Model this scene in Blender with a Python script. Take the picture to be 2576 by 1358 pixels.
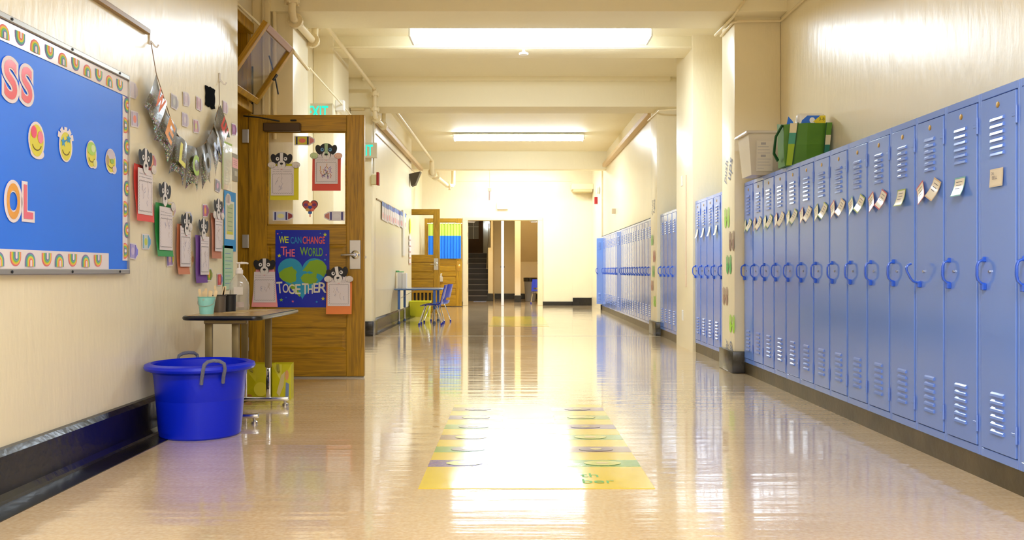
import bpy, bmesh, math, random
from mathutils import Vector, Matrix, Euler
random.seed(7)
PI = math.pi
scene = bpy.context.scene
for o in list(bpy.data.objects):
    bpy.data.objects.remove(o)
COL = scene.collection

# ------------------------------------------------------------------ camera, world, exposure
F = 2230.0                      # focal length in pixels of the 2576 px wide frame
CH = 0.89                       # camera height
cam_d = bpy.data.cameras.new('camera')
cam_d.sensor_width = 36.0
cam_d.lens = F / 2576.0 * 36.0
cam_d.shift_x = -2.0 / 2576.0
cam_d.shift_y = 1.0 / 2576.0
cam = bpy.data.objects.new('camera', cam_d)
COL.objects.link(cam)
cam.location = (0, 0, CH)
cam.rotation_euler = (PI / 2, 0, 0)
scene.camera = cam

world = bpy.data.worlds.new('world')
scene.world = world
world.use_nodes = True
world.node_tree.nodes['Background'].inputs[0].default_value = (1.0, 0.93, 0.8, 1)
world.node_tree.nodes['Background'].inputs[1].default_value = 0.05

scene.view_settings.view_transform = 'Standard'
scene.view_settings.look = 'None'
scene.view_settings.exposure = 1.27
scene.view_settings.gamma = 1.0
scene.view_settings.use_curve_mapping = False
scene.cycles.use_denoising = True
scene.cycles.max_bounces = 10
scene.cycles.diffuse_bounces = 6
scene.cycles.glossy_bounces = 4
scene.cycles.sample_clamp_indirect = 8.0

LAMP_COL = (0.9, 0.97, 1.0)
LAMP_NEAR = 25.0        # the lamp behind the camera and the fill lamp added further back
LAMP_A = 17.0           # first lamp in view
LAMP_B = 20.0           # second lamp in view
LAMP_C = 26.0           # lamp in the last bay
HALL = 2.2              # fill lights added in the stair hall

# ------------------------------------------------------------------ helpers
def lin(c):
    return tuple(((x / 255.0) / 12.92 if x / 255.0 <= 0.04045 else ((x / 255.0 + 0.055) / 1.055) ** 2.4) for x in c)

_M = {}
def mat(name, rgb=None, rough=0.5, metal=0.0, coat=0.0, spec=0.5, vary=0.0, vscale=4.0, bump=0.0, bscale=40.0,
        trans=0.0, emit=0.0, stretch=(1, 1, 1)):
    if name in _M: return _M[name]
    m = bpy.data.materials.new(name); m.use_nodes = True
    nt = m.node_tree; b = nt.nodes['Principled BSDF']
    c = lin(rgb) + (1,)
    b.inputs['Base Color'].default_value = c
    b.inputs['Roughness'].default_value = rough
    b.inputs['Metallic'].default_value = metal
    b.inputs['Coat Weight'].default_value = coat
    b.inputs['Coat Roughness'].default_value = 0.12
    b.inputs['Specular IOR Level'].default_value = spec
    b.inputs['Transmission Weight'].default_value = trans
    if emit:
        b.inputs['Emission Color'].default_value = c
        b.inputs['Emission Strength'].default_value = emit
    if vary or bump:
        tc = nt.nodes.new('ShaderNodeTexCoord')
        mp = nt.nodes.new('ShaderNodeMapping'); mp.inputs['Scale'].default_value = stretch
        nt.links.new(tc.outputs['Object'], mp.inputs[0])
    if vary:
        n = nt.nodes.new('ShaderNodeTexNoise'); n.inputs['Scale'].default_value = vscale; n.inputs['Detail'].default_value = 5
        nt.links.new(mp.outputs[0], n.inputs[0])
        r = nt.nodes.new('ShaderNodeValToRGB')
        r.color_ramp.elements[0].position = 0.3; r.color_ramp.elements[1].position = 0.7
        r.color_ramp.elements[0].color = tuple(x * (1 - vary) for x in c[:3]) + (1,)
        r.color_ramp.elements[1].color = tuple(min(1, x * (1 + vary * 0.6)) for x in c[:3]) + (1,)
        nt.links.new(n.outputs[0], r.inputs[0]); nt.links.new(r.outputs[0], b.inputs['Base Color'])
    if bump:
        n2 = nt.nodes.new('ShaderNodeTexNoise'); n2.inputs['Scale'].default_value = bscale; n2.inputs['Detail'].default_value = 3
        nt.links.new(mp.outputs[0], n2.inputs[0])
        bp = nt.nodes.new('ShaderNodeBump'); bp.inputs['Strength'].default_value = bump; bp.inputs['Distance'].default_value = 0.01
        nt.links.new(n2.outputs[0], bp.inputs['Height']); nt.links.new(bp.outputs[0], b.inputs['Normal'])
    _M[name] = m
    return m

def flatmat(rgb, rough=0.6):
    return mat('paint_%d_%d_%d' % tuple(rgb), rgb, rough)

def wood(name, horizontal, dark=(142, 104, 8), light=(180, 134, 14)):
    if name in _M: return _M[name]
    m = bpy.data.materials.new(name); m.use_nodes = True
    nt = m.node_tree; b = nt.nodes['Principled BSDF']
    tc = nt.nodes.new('ShaderNodeTexCoord'); mp = nt.nodes.new('ShaderNodeMapping')
    mp.inputs['Scale'].default_value = (1.5, 12, 22) if horizontal else (22, 12, 1.5)
    nt.links.new(tc.outputs['Object'], mp.inputs[0])
    n = nt.nodes.new('ShaderNodeTexNoise'); n.inputs['Scale'].default_value = 2.2; n.inputs['Detail'].default_value = 8; n.inputs['Distortion'].default_value = 1.2
    nt.links.new(mp.outputs[0], n.inputs[0])
    r = nt.nodes.new('ShaderNodeValToRGB')
    r.color_ramp.elements[0].position = 0.34; r.color_ramp.elements[0].color = lin(dark) + (1,)
    r.color_ramp.elements[1].position = 0.62; r.color_ramp.elements[1].color = lin(light) + (1,)
    nt.links.new(n.outputs[0], r.inputs[0]); nt.links.new(r.outputs[0], b.inputs['Base Color'])
    b.inputs['Roughness'].default_value = 0.38
    bp = nt.nodes.new('ShaderNodeBump'); bp.inputs['Strength'].default_value = 0.12; bp.inputs['Distance'].default_value = 0.003
    nt.links.new(n.outputs[0], bp.inputs['Height']); nt.links.new(bp.outputs[0], b.inputs['Normal'])
    _M[name] = m
    return m

def glassmat(name, tint=(1, 1, 1), refl=0.08, rough=0.02):
    if name in _M: return _M[name]
    m = bpy.data.materials.new(name); m.use_nodes = True
    nt = m.node_tree; nt.nodes.clear()
    out = nt.nodes.new('ShaderNodeOutputMaterial')
    t = nt.nodes.new('ShaderNodeBsdfTransparent'); t.inputs[0].default_value = tint + (1,)
    g = nt.nodes.new('ShaderNodeBsdfGlossy'); g.inputs['Roughness'].default_value = rough
    fr = nt.nodes.new('ShaderNodeLayerWeight'); fr.inputs[0].default_value = refl
    mx = nt.nodes.new('ShaderNodeMixShader')
    nt.links.new(fr.outputs['Fresnel'], mx.inputs[0]); nt.links.new(t.outputs[0], mx.inputs[1]); nt.links.new(g.outputs[0], mx.inputs[2])
    nt.links.new(mx.outputs[0], out.inputs[0])
    _M[name] = m
    return m

def dullglass(name, tint, refl):
    if name in _M: return _M[name]
    m = bpy.data.materials.new(name); m.use_nodes = True
    nt = m.node_tree; nt.nodes.clear()
    out = nt.nodes.new('ShaderNodeOutputMaterial')
    t = nt.nodes.new('ShaderNodeBsdfTransparent'); t.inputs[0].default_value = tint + (1,)
    g = nt.nodes.new('ShaderNodeBsdfGlossy'); g.inputs['Roughness'].default_value = .12
    mx = nt.nodes.new('ShaderNodeMixShader'); mx.inputs[0].default_value = refl
    nt.links.new(t.outputs[0], mx.inputs[1]); nt.links.new(g.outputs[0], mx.inputs[2]); nt.links.new(mx.outputs[0], out.inputs[0])
    _M[name] = m
    return m

def plasticmat(name, rgb, alpha, rough=0.25):
    """see-through plastic: part of the light passes, part is scattered"""
    if name in _M: return _M[name]
    m = bpy.data.materials.new(name); m.use_nodes = True
    nt = m.node_tree; b = nt.nodes['Principled BSDF']
    b.inputs['Base Color'].default_value = lin(rgb) + (1,)
    b.inputs['Roughness'].default_value = rough
    b.inputs['Alpha'].default_value = alpha
    _M[name] = m
    return m

class MB:
    def __init__(s): s.v = []; s.f = []; s.m = []; s.sm = []
    def add(s, vs, fs, m=0, smooth=False, T=None):
        k = len(s.v)
        if T is not None: vs = [tuple(T @ Vector(p)) for p in vs]
        s.v += [tuple(p) for p in vs]
        for f in fs: s.f.append(tuple(i + k for i in f)); s.m.append(m); s.sm.append(smooth)
        return s
    def box(s, x0, y0, z0, x1, y1, z1, m=0, T=None):
        if x0 > x1: x0, x1 = x1, x0
        if y0 > y1: y0, y1 = y1, y0
        if z0 > z1: z0, z1 = z1, z0
        vs = [(x0, y0, z0), (x1, y0, z0), (x1, y1, z0), (x0, y1, z0), (x0, y0, z1), (x1, y0, z1), (x1, y1, z1), (x0, y1, z1)]
        return s.add(vs, [(0, 3, 2, 1), (4, 5, 6, 7), (0, 1, 5, 4), (1, 2, 6, 5), (2, 3, 7, 6), (3, 0, 4, 7)], m, False, T)
    def bbox(s, x0, y0, z0, x1, y1, z1, b=0.003, m=0, seg=1, T=None):
        bm = bmesh.new(); bmesh.ops.create_cube(bm, size=1.0)
        for v in bm.verts:
            v.co = Vector((x0 + (v.co.x + .5) * (x1 - x0), y0 + (v.co.y + .5) * (y1 - y0), z0 + (v.co.z + .5) * (z1 - z0)))
        bmesh.ops.bevel(bm, geom=list(bm.edges), offset=b, segments=seg, affect='EDGES', profile=0.5)
        bm.normal_update(); bm.verts.index_update()
        s.add([v.co.copy() for v in bm.verts], [[v.index for v in f.verts] for f in bm.faces], m, seg > 1, T)
        bm.free(); return s
    def tube(s, pts, r, n=8, m=0, caps=True, closed=False, T=None, sx=1.0):
        pts = [Vector(p) for p in pts]; N = len(pts)
        rs = r if isinstance(r, (list, tuple)) else [r] * N
        vs = []; fs = []; up = None
        for i, p in enumerate(pts):
            a = pts[(i - 1) % N] if (closed or i > 0) else p
            c = pts[(i + 1) % N] if (closed or i < N - 1) else p
            t = (c - a).normalized()
            if up is None:
                up = Vector((0, 0, 1)) if abs(t.z) < 0.9 else Vector((0, 1, 0))
            u = (up - t * up.dot(t)).normalized(); w = t.cross(u); up = u
            for k in range(n):
                an = 2 * PI * k / n
                vs.append(p + (u * math.cos(an) + w * math.sin(an) * sx) * rs[i])
        for i in range(N - 1 if not closed else N):
            j = (i + 1) % N
            for k in range(n):
                k2 = (k + 1) % n
                fs.append((i * n + k, i * n + k2, j * n + k2, j * n + k))
        if caps and not closed:
            fs.append(tuple(range(n))[::-1]); fs.append(tuple((N - 1) * n + k for k in range(n)))
        return s.add(vs, fs, m, True, T)
    def cyl(s, p0, p1, r0, r1=None, n=16, m=0, T=None):
        return s.tube([p0, p1], [r0, r0 if r1 is None else r1], n, m, T=T)
    def lathe(s, prof, c=(0, 0, 0), n=24, m=0, T=None, sy=1.0, close=False):
        vs = []; fs = []
        for r, z in prof:
            for k in range(n):
                a = 2 * PI * k / n
                vs.append((c[0] + r * math.cos(a), c[1] + r * sy * math.sin(a), c[2] + z))
        L = len(prof)
        for i in range(L - 1 if not close else L):
            j = (i + 1) % L
            for k in range(n):
                k2 = (k + 1) % n
                fs.append((i * n + k, i * n + k2, j * n + k2, j * n + k))
        if not close:
            if prof[0][0] > 1e-5: fs.append(tuple(range(n))[::-1])
            if prof[-1][0] > 1e-5: fs.append(tuple((L - 1) * n + k for k in range(n)))
        return s.add(vs, fs, m, True, T)
    def prism(s, poly, y0, y1, m=0, T=None):
        """polygon of (x,z) points counter-clockwise seen from -Y, extruded from y0 (front) to y1"""
        n = len(poly)
        vs = [(x, y0, z) for x, z in poly] + [(x, y1, z) for x, z in poly]
        fs = [tuple(range(n)), tuple(range(2 * n - 1, n - 1, -1))]
        for i in range(n):
            j = (i + 1) % n; fs.append((j, i, n + i, n + j))
        return s.add(vs, fs, m, False, T)
    def build(s, name, mats, parent=None, loc=(0, 0, 0), rot=(0, 0, 0), angle=35):
        me = bpy.data.meshes.new(name)
        me.from_pydata([tuple(p) for p in s.v], [], s.f)
        if not isinstance(mats, (list, tuple)): mats = [mats]
        for mt in mats: me.materials.append(mt)
        for p, mi, sm in zip(me.polygons, s.m, s.sm): p.material_index = mi; p.use_smooth = sm
        if any(s.sm): me.set_sharp_from_angle(angle=math.radians(angle))
        me.update()
        o = bpy.data.objects.new(name, me); COL.objects.link(o)
        o.location = loc; o.rotation_euler = rot
        if parent: o.parent = parent
        return o

# flat prints: layered pieces of paper and ink in a local frame (x right, z up, facing -y)
_T = {}
def glyphs(s, offset=0.0):
    k = (s, offset)
    if k not in _T:
        cu = bpy.data.curves.new('lettering', 'FONT'); cu.body = s; cu.size = 1.0; cu.offset = offset
        cu.align_x = 'CENTER'; cu.resolution_u = 7
        ob = bpy.data.objects.new('lettering', cu)
        me = ob.to_mesh()
        vs = [tuple(v.co[:2]) for v in me.vertices]; fs = [tuple(p.vertices) for p in me.polygons]
        zs = [v[1] for v in vs]; xs = [v[0] for v in vs]
        _T[k] = (vs, fs, min(xs), max(xs), min(zs), max(zs))
        ob.to_mesh_clear(); bpy.data.objects.remove(ob); bpy.data.curves.remove(cu)
    return _T[k]

LAY = 0.0006
class Print:
    def __init__(s): s.mb = MB(); s.mats = []; s.k = 0
    def Y(s, lay): s.k += 1; return -lay * LAY - s.k * 1.2e-5
    def mi(s, rgb):
        m = rgb if isinstance(rgb, bpy.types.Material) else flatmat(rgb)
        if m not in s.mats: s.mats.append(m)
        return s.mats.index(m)
    def poly(s, pts, rgb, lay=1, thick=0.0):
        y = s.Y(lay)
        if thick: s.mb.prism(pts, y, y + thick, s.mi(rgb)); return s
        s.mb.add([(x, y, z) for x, z in pts], [tuple(range(len(pts)))], s.mi(rgb)); return s
    def rect(s, x0, z0, x1, z1, rgb, lay=1, thick=0.0):
        return s.poly([(x0, z0), (x1, z0), (x1, z1), (x0, z1)], rgb, lay, thick)
    def ell(s, cx, cz, rx, rz, rgb, lay=1, n=20, rot=0.0, a0=0.0, a1=2 * PI, thick=0.0):
        pts = []
        k = n if abs(a1 - a0 - 2 * PI) < 1e-6 else n + 1
        for i in range(k):
            a = a0 + (a1 - a0) * i / n
            x, z = rx * math.cos(a), rz * math.sin(a)
            pts.append((cx + x * math.cos(rot) - z * math.sin(rot), cz + x * math.sin(rot) + z * math.cos(rot)))
        return s.poly(pts, rgb, lay, thick)
    def line(s, pts, w, rgb, lay=2):
        y = s.Y(lay); mi = s.mi(rgb); vs = []; N = len(pts)
        for i, (x, z) in enumerate(pts):
            a = pts[max(0, i - 1)]; b = pts[min(N - 1, i + 1)]
            dx, dz = b[0] - a[0], b[1] - a[1]; L = math.hypot(dx, dz) or 1
            nx, nz = -dz / L * w / 2, dx / L * w / 2
            vs += [(x + nx, y, z + nz), (x - nx, y, z - nz)]
        s.mb.add(vs, [(2 * i, 2 * i + 1, 2 * i + 3, 2 * i + 2) for i in range(N - 1)], mi); return s
    def text(s, t, cx, cz, h, rgb, lay=3, w=None, offset=0.0, rot=0.0, thick=0.0):
        """text centred at cx, its capitals spanning cz-h/2..cz+h/2; w squeezes it to a width"""
        vs, fs, x0, x1, z0, z1 = glyphs(t, offset)
        sc = h / (z1 - z0); sx = sc if w is None else w / (x1 - x0)
        mx, mz = (x0 + x1) / 2, (z0 + z1) / 2; y = s.Y(lay); mi = s.mi(rgb)
        c, sn = math.cos(rot), math.sin(rot)
        P = [((vx - mx) * sx, (vz - mz) * sc) for vx, vz in vs]
        s.mb.add([(cx + a * c - b * sn, y, cz + a * sn + b * c) for a, b in P], fs, mi); return s
    def build(s, name, parent=None, loc=(0, 0, 0), rot=(0, 0, 0)):
        return s.mb.build(name, s.mats, parent, loc, rot)

def tag(o, label, cat, group=None, kind=None):
    o['label'] = label; o['category'] = cat
    if group: o['group'] = group
    if kind: o['kind'] = kind
    return o
def thing(name, label, cat, loc=(0, 0, 0), rot=(0, 0, 0), group=None):
    o = bpy.data.objects.new(name, None); COL.objects.link(o); o.empty_display_size = 0.05
    o.location = loc; o.rotation_euler = rot
    return tag(o, label, cat, group)
def struct(o, label=None, cat=None):
    o['kind'] = 'structure'
    if label: o['label'] = label
    if cat: o['category'] = cat
    return o
def sempty(name, loc=(0, 0, 0), rot=(0, 0, 0), label=None, cat=None):
    o = bpy.data.objects.new(name, None); COL.objects.link(o); o.empty_display_size = 0.05
    o.location = loc; o.rotation_euler = rot
    return struct(o, label, cat)
def copy_tree(o, parent=None):
    c = o.copy(); COL.objects.link(c)
    if parent: c.parent = parent
    for ch in o.children: copy_tree(ch, c)
    return c

RL = (0, 0, PI / 2)      # faces +X: hangs on the left wall
RR = (0, 0, -PI / 2)     # faces -X: hangs on the right wall
XL, XR = -2.0, 2.0
def wl(px, py, X=XL):
    """a pixel on the wall plane x = X -> (depth, height)"""
    d = abs(X) * F / abs(px - 1290.0)
    return d, CH + (680.0 - py) * d / F
def at(px, py, d):
    return ((px - 1290.0) * d / F, d, CH + (680.0 - py) * d / F)

# ------------------------------------------------------------------ main materials
def wallmat(name, rgb, rough, vary=0.05):
    m = bpy.data.materials.new(name); m.use_nodes = True
    nt = m.node_tree; b = nt.nodes['Principled BSDF']
    tc = nt.nodes.new('ShaderNodeTexCoord')
    n = nt.nodes.new('ShaderNodeTexNoise'); n.inputs['Scale'].default_value = 1.3; n.inputs['Detail'].default_value = 6
    nt.links.new(tc.outputs['Object'], n.inputs[0])
    r = nt.nodes.new('ShaderNodeValToRGB'); c = lin(rgb)
    r.color_ramp.elements[0].position = 0.35; r.color_ramp.elements[1].position = 0.65
    r.color_ramp.elements[0].color = tuple(x * (1 - vary) for x in c) + (1,); r.color_ramp.elements[1].color = c + (1,)
    nt.links.new(n.outputs[0], r.inputs[0]); nt.links.new(r.outputs[0], b.inputs['Base Color'])
    b.inputs['Roughness'].default_value = rough
    mp = nt.nodes.new('ShaderNodeMapping'); mp.inputs['Scale'].default_value = (9, 9, 2.5)
    nt.links.new(tc.outputs['Object'], mp.inputs[0])
    n2 = nt.nodes.new('ShaderNodeTexNoise'); n2.inputs['Scale'].default_value = 2.0; n2.inputs['Detail'].default_value = 6
    nt.links.new(mp.outputs[0], n2.inputs[0])
    bp = nt.nodes.new('ShaderNodeBump'); bp.inputs['Strength'].default_value = 0.16; bp.inputs['Distance'].default_value = 0.02
    nt.links.new(n2.outputs[0], bp.inputs['Height']); nt.links.new(bp.outputs[0], b.inputs['Normal'])
    return m
M_WALL = wallmat('cream_gloss_paint', (240, 228, 196), 0.30)
M_CEIL = wallmat('cream_ceiling_paint', (242, 232, 200), 0.6, 0.02)
M_BASE = mat('black_cove_base', (26, 22, 18), 0.22, vary=0.3, vscale=8, bump=0.25, bscale=14)
M_PLINTH = mat('dark_olive_plinth', (82, 70, 46), 0.35, vary=0.35, vscale=5, bump=0.2, bscale=20)
M_WV = wood('wood_upright', False); M_WH = wood('wood_level', True)
M_STEEL = mat('brushed_steel', (196, 192, 186), 0.3, metal=1.0)
M_CHROME = mat('chrome', (215, 215, 212), 0.16, metal=1.0)
M_ALU = mat('aluminium_frame', (176, 172, 165), 0.4, metal=0.8)
M_PIPE = mat('cream_pipe_paint', (232, 216, 176), 0.35)
M_WHITE = mat('white_plastic', (236, 234, 228), 0.35)
M_LOCK = mat('blue_locker_paint', (110, 146, 226), 0.17, coat=0.45, bump=0.10, bscale=7, stretch=(1.5, 1, 0.7))
M_LHAND = mat('blue_handle_paint', (46, 98, 214), 0.3, coat=0.3)
M_DARK = mat('dark_gap', (20, 18, 16), 0.6)
M_CLEAR = glassmat('window_glass')

def floormat():
    m = bpy.data.materials.new('waxed_floor'); m.use_nodes = True
    nt = m.node_tree; b = nt.nodes['Principled BSDF']; L = nt.links
    tc = nt.nodes.new('ShaderNodeTexCoord')
    n = nt.nodes.new('ShaderNodeTexNoise'); n.inputs['Scale'].default_value = 60; n.inputs['Detail'].default_value = 6
    L.new(tc.outputs['Object'], n.inputs[0])
    r = nt.nodes.new('ShaderNodeValToRGB')
    r.color_ramp.elements[0].position = 0.3; r.color_ramp.elements[0].color = lin((216, 184, 140)) + (1,)
    r.color_ramp.elements[1].position = 0.7; r.color_ramp.elements[1].color = lin((232, 208, 172)) + (1,)
    L.new(n.outputs[0], r.inputs[0])
    n1 = nt.nodes.new('ShaderNodeTexNoise'); n1.inputs['Scale'].default_value = 1.6; n1.inputs['Detail'].default_value = 5
    L.new(tc.outputs['Object'], n1.inputs[0])
    mx = nt.nodes.new('ShaderNodeMix'); mx.data_type = 'RGBA'; mx.blend_type = 'MULTIPLY'; mx.inputs[0].default_value = 0.5
    r2 = nt.nodes.new('ShaderNodeValToRGB')
    r2.color_ramp.elements[0].position = 0.35; r2.color_ramp.elements[0].color = (0.78, 0.74, 0.66, 1)
    r2.color_ramp.elements[1].position = 0.65; r2.color_ramp.elements[1].color = (1, 1, 1, 1)
    L.new(n1.outputs[0], r2.inputs[0]); L.new(r.outputs[0], mx.inputs[6]); L.new(r2.outputs[0], mx.inputs[7])
    L.new(mx.outputs[2], b.inputs['Base Color'])
    rr = nt.nodes.new('ShaderNodeMapRange'); rr.inputs[3].default_value = 0.05; rr.inputs[4].default_value = 0.14
    L.new(n1.outputs[0], rr.inputs[0]); L.new(rr.outputs[0], b.inputs['Roughness'])
    b.inputs['Coat Weight'].default_value = 0.6; b.inputs['Coat Roughness'].default_value = 0.04
    b.inputs['Specular IOR Level'].default_value = 0.6
    mp = nt.nodes.new('ShaderNodeMapping'); mp.inputs['Scale'].default_value = (0.35, 3.2, 1)
    L.new(tc.outputs['Object'], mp.inputs[0])
    n2 = nt.nodes.new('ShaderNodeTexNoise'); n2.inputs['Scale'].default_value = 3.0; n2.inputs['Detail'].default_value = 4
    L.new(mp.outputs[0], n2.inputs[0])
    bp = nt.nodes.new('ShaderNodeBump'); bp.inputs['Strength'].default_value = 0.35; bp.inputs['Distance'].default_value = 0.006
    L.new(n2.outputs[0], bp.inputs['Height']); L.new(bp.outputs[0], b.inputs['Normal']); L.new(bp.outputs[0], b.inputs['Coat Normal'])
    return m
M_FLOOR = floormat()
# ------------------------------------------------------------------ structure
CZ = 3.47
D_END = 22.5
def B(name, boxes, m, **k):
    mb = MB()
    for b in boxes: mb.box(*b)
    return struct(mb.build(name, m, **k))
B('floor', [(-3.6, -4, -0.1, 2.7, 31, 0)], M_FLOOR)
B('ceiling', [(-3.6, -4, CZ, 2.7, 22.7, CZ + 0.1)], M_CEIL)
# left side
B('wall_left', [(-2.2, -4, 0, -2.0, 6.44, CZ), (-2.45, 6.3, 0, -2.2, 6.44, CZ), (-2.45, 6.44, 2.94, -2.2, 7.36, CZ),
                (-2.45, 7.46, 0, -2.2, 12.35, CZ), (-2.45, 7.36, 2.94, -2.2, 7.46, CZ), (-2.45, 12.35, 0, -2.0, 17.5, CZ),
                (-2.6, 19.0, 0, -2.3, 22.5, CZ), (-2.6, 17.5, 2.94, -2.3, 19.0, CZ)], M_WALL)
B('wall_left_room', [(-3.6, 5.4, 0, -3.5, 19.6, CZ), (-3.6, 5.3, 0, -2.2, 5.4, CZ), (-3.6, 8.4, 0, -2.45, 8.5, CZ),
                     (-3.6, 16.9, 0, -2.45, 17.0, CZ), (-3.6, 19.5, 0, -2.6, 19.6, CZ)], M_WALL)
B('wall_back', [(-2.2, -4.1, 0, 2.6, -4, CZ)], M_WALL)
# right side
B('wall_right', [(2.32, -4, 0, 2.6, 12.6, CZ), (2.32, 12.57, 0, 2.6, 19.96, CZ), (2.03, 12.57, 1.655, 2.32, 19.96, CZ),
                 (2.0, 19.96, 0, 2.6, 22.5, CZ)], M_WALL)
def pillar(x0, y0, x1, y1, side, front):
    mb = MB().bbox(x0, y0, -.02, x1, y1, CZ + .03, 0.012, seg=2)
    return struct(mb.build('pillar', M_WALL))
pillar(-2.2, 7.55, -1.87, 8.1, 0, 0); pillar(-2.2, 9.75, -1.97, 10.65, 0, 0); pillar(-2.2, 12.0, -1.91, 12.35, 0, 0)
pillar(1.916, 7.67, 2.32, 8.12, 0, 0); pillar(1.97, 9.72, 2.32, 10.68, 0, 0); pillar(1.956, 12.03, 2.32, 12.57, 0, 0)
def beam(y0, y1, z0):
    return struct(MB().bbox(-2.3, y0, z0, 2.45, y1, CZ + 0.02, 0.008, seg=2).build('ceiling_beam', M_CEIL))
beam(7.5, 8.03, 3.08); beam(9.765, 10.2, 3.33); beam(11.87, 12.37, 3.08); beam(19.2, 19.5, 3.08); beam(2.5, 3.1, 3.08); beam(-2.0, -1.5, 3.08)
B('trim_1', [(-2.0, 11.8, 3.42, 2.1, 11.87, CZ)], M_CEIL)
B('trim_2', [(-2.0, 9.735, 3.335, 1.97, 9.75, 3.35)], M_CEIL)
# end wall with the wide opening
OX0, OX1, OZ = -1.19, 0.68, 2.19
B('wall_end', [(-2.6, D_END, 0, OX0, D_END + .2, CZ), (OX1, D_END, 0, 2.6, D_END + .2, CZ), (OX0, D_END, OZ, OX1, D_END + .2, CZ)], M_WALL)
B('trim_3', [(-1.9, D_END - .03, 3.15, 1.5, D_END, 3.175)], M_CEIL)
dr = sempty('door_frame', label='cream metal double door frame with a centre post in the end wall', cat='door frame')
mb = MB()
for x0, x1 in ((OX0 - .08, OX0 + .05), (OX1 - .05, OX1 + .08)): mb.bbox(x0, D_END - .04, 0, x1, D_END + .22, OZ + .03, .006)
mb.bbox(OX0 - .08, D_END - .045, OZ - .03, OX1 + .08, D_END + .225, OZ + .04, .006)
mb.build('frame', M_PIPE, dr)
MB().bbox(-.295, D_END - .02, 0, -.225, D_END + .06, OZ - .03, .006).build('centre_post', mat('white_post', (228, 224, 226), .3), dr)
for x, s in ((OX0 + .06, 1), (OX1 - .06, -1)):
    MB().bbox(min(x, x + s * .16), D_END + .02, OZ - .085, max(x, x + s * .16), D_END + .07, OZ - .035, .005).tube([(x + s * .02, D_END, OZ - .06), (x + s * .2, D_END - .06, OZ - .055)], .008).build('door_closer', M_STEEL, dr)
for z in (.35, 1.05, 1.75):
    for x in (OX0 + .05, OX1 - .05):
        MB().box(x - .006, D_END - .05, z, x + .006, D_END - .02, z + .1).build('hinge', M_STEEL, dr)
MB().box(-.31, D_END, .96, -.295, D_END + .03, 1.0).box(-.225, D_END, .96, -.21, D_END + .03, 1.0).build('strike_plate', M_DARK, dr)
# baseboards
def cove(name, y0, y1, X, face, h=.195, t=.05, strip=.14, m=M_BASE):
    prof = [(0, 0), (t + .03, 0), (t + .012, .012), (t, .035), (t - .008, h - .02), (t - .03, h), (0, h + .004)]
    mb = MB(); n = len(prof)
    vs = [(X + face * a, y0, z) for a, z in prof] + [(X + face * a, y1, z) for a, z in prof]
    fs = [(i, (i + 1) % n, n + (i + 1) % n, n + i) for i in range(n)] + [tuple(range(n)), tuple(range(2 * n - 1, n - 1, -1))]
    mb.add(vs, fs)
    if strip: mb.box(X + face * t, y0, 0.0, X + face * (t + strip), y1, 0.004)
    return struct(mb.build(name, m))
cove('baseboard_left', -4, 6.44, -2.0, 1)
cove('baseboard_left_far', 12.35, 17.5, -2.0, 1, t=.03, strip=.1)
def ring(name, x0, y0, x1, y1, h=.2, t=.022):
    struct(MB().bbox(x0 - t, y0 - t, 0, x1 + t, y1 + t, h, .008, seg=2).build(name, M_BASE))
ring('baseboard_pillar', 1.916, 7.67, 2.3, 8.12, .19); ring('baseboard_pillar', 1.956, 12.03, 2.3, 12.57, .19)
ring('baseboard_pillar', -2.18, 12.0, -1.91, 12.35, .2); ring('baseboard_pillar', -2.18, 7.55, -1.87, 8.1, .2)
ring('baseboard_pillar', -2.18, 9.75, -1.97, 10.65, .2)
B('baseboard_end', [(OX1 + .08, D_END - .02, 0, 1.52, D_END, .1), (1.52, D_END - .06, 0, 2.0, D_END, .2), (-1.9, D_END - .02, 0, OX0 - .08, D_END, .1)], M_BASE)
B('wall_end_pier', [(1.52, D_END - .04, .2, 2.0, D_END, 3.08)], M_WALL)
for y0, y1 in ((2.6, 7.66), (8.14, 9.71), (10.69, 12.02), (12.58, 19.96)):
    B('baseboard_right', [(2.006, y0, 0, 2.32, y1, .099)], M_PLINTH)
B('baseboard_right_end', [(1.99, 19.96, 0, 2.02, 20.1, .12)], M_BASE)

# ------------------------------------------------------------------ stair hall behind the opening
B('wall_hall', [(-1.7, 22.7, 0, -1.6, 30.6, 3.4), (1.3, 22.7, 0, 1.4, 27.7, 3.4), (-.72, 27.6, 0, 1.4, 27.7, 3.4), (-1.7, 30.0, 1.44, -.5, 30.1, 3.4)], M_WALL)
B('ceiling_hall', [(-1.7, 22.7, 3.0, 1.4, 30.2, 3.1)], M_CEIL)
B('wall_stair', [(-.72, 25.8, 0, -.58, 29.9, 1.55), (-.64, 25.8, 1.55, -.58, 29.9, 3.0)], M_WALL)
struct(MB().bbox(.056, 24.8, 0, .22, 24.98, 3.0, .006).build('pillar', M_WALL))
B('baseboard_hall', [(-.74, 25.77, 0, -.57, 25.8, .22), (.04, 24.77, 0, .235, 25.0, .19), (-.56, 27.57, 0, 1.3, 27.6, .17)], M_BASE)
struct(MB().add([(.22, 25.2, 3.0), (1.3, 25.2, 3.0), (1.3, 27.6, 1.16), (.22, 27.6, 1.16), (.22, 25.2, 3.15), (1.3, 25.2, 3.15), (1.3, 27.6, 1.31), (.22, 27.6, 1.31)],
     [(0, 3, 2, 1), (4, 5, 6, 7), (0, 1, 5, 4), (1, 2, 6, 5), (2, 3, 7, 6), (3, 0, 4, 7)]).build('ceiling_stair', M_WALL))
st = sempty('stairs', label='dark stair flight rising behind the end opening', cat='stairs')
M_STEP = mat('dark_rubber_tread', (34, 30, 28), .4); M_NOSE = mat('worn_stair_edge', (120, 116, 120), .35)
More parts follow.
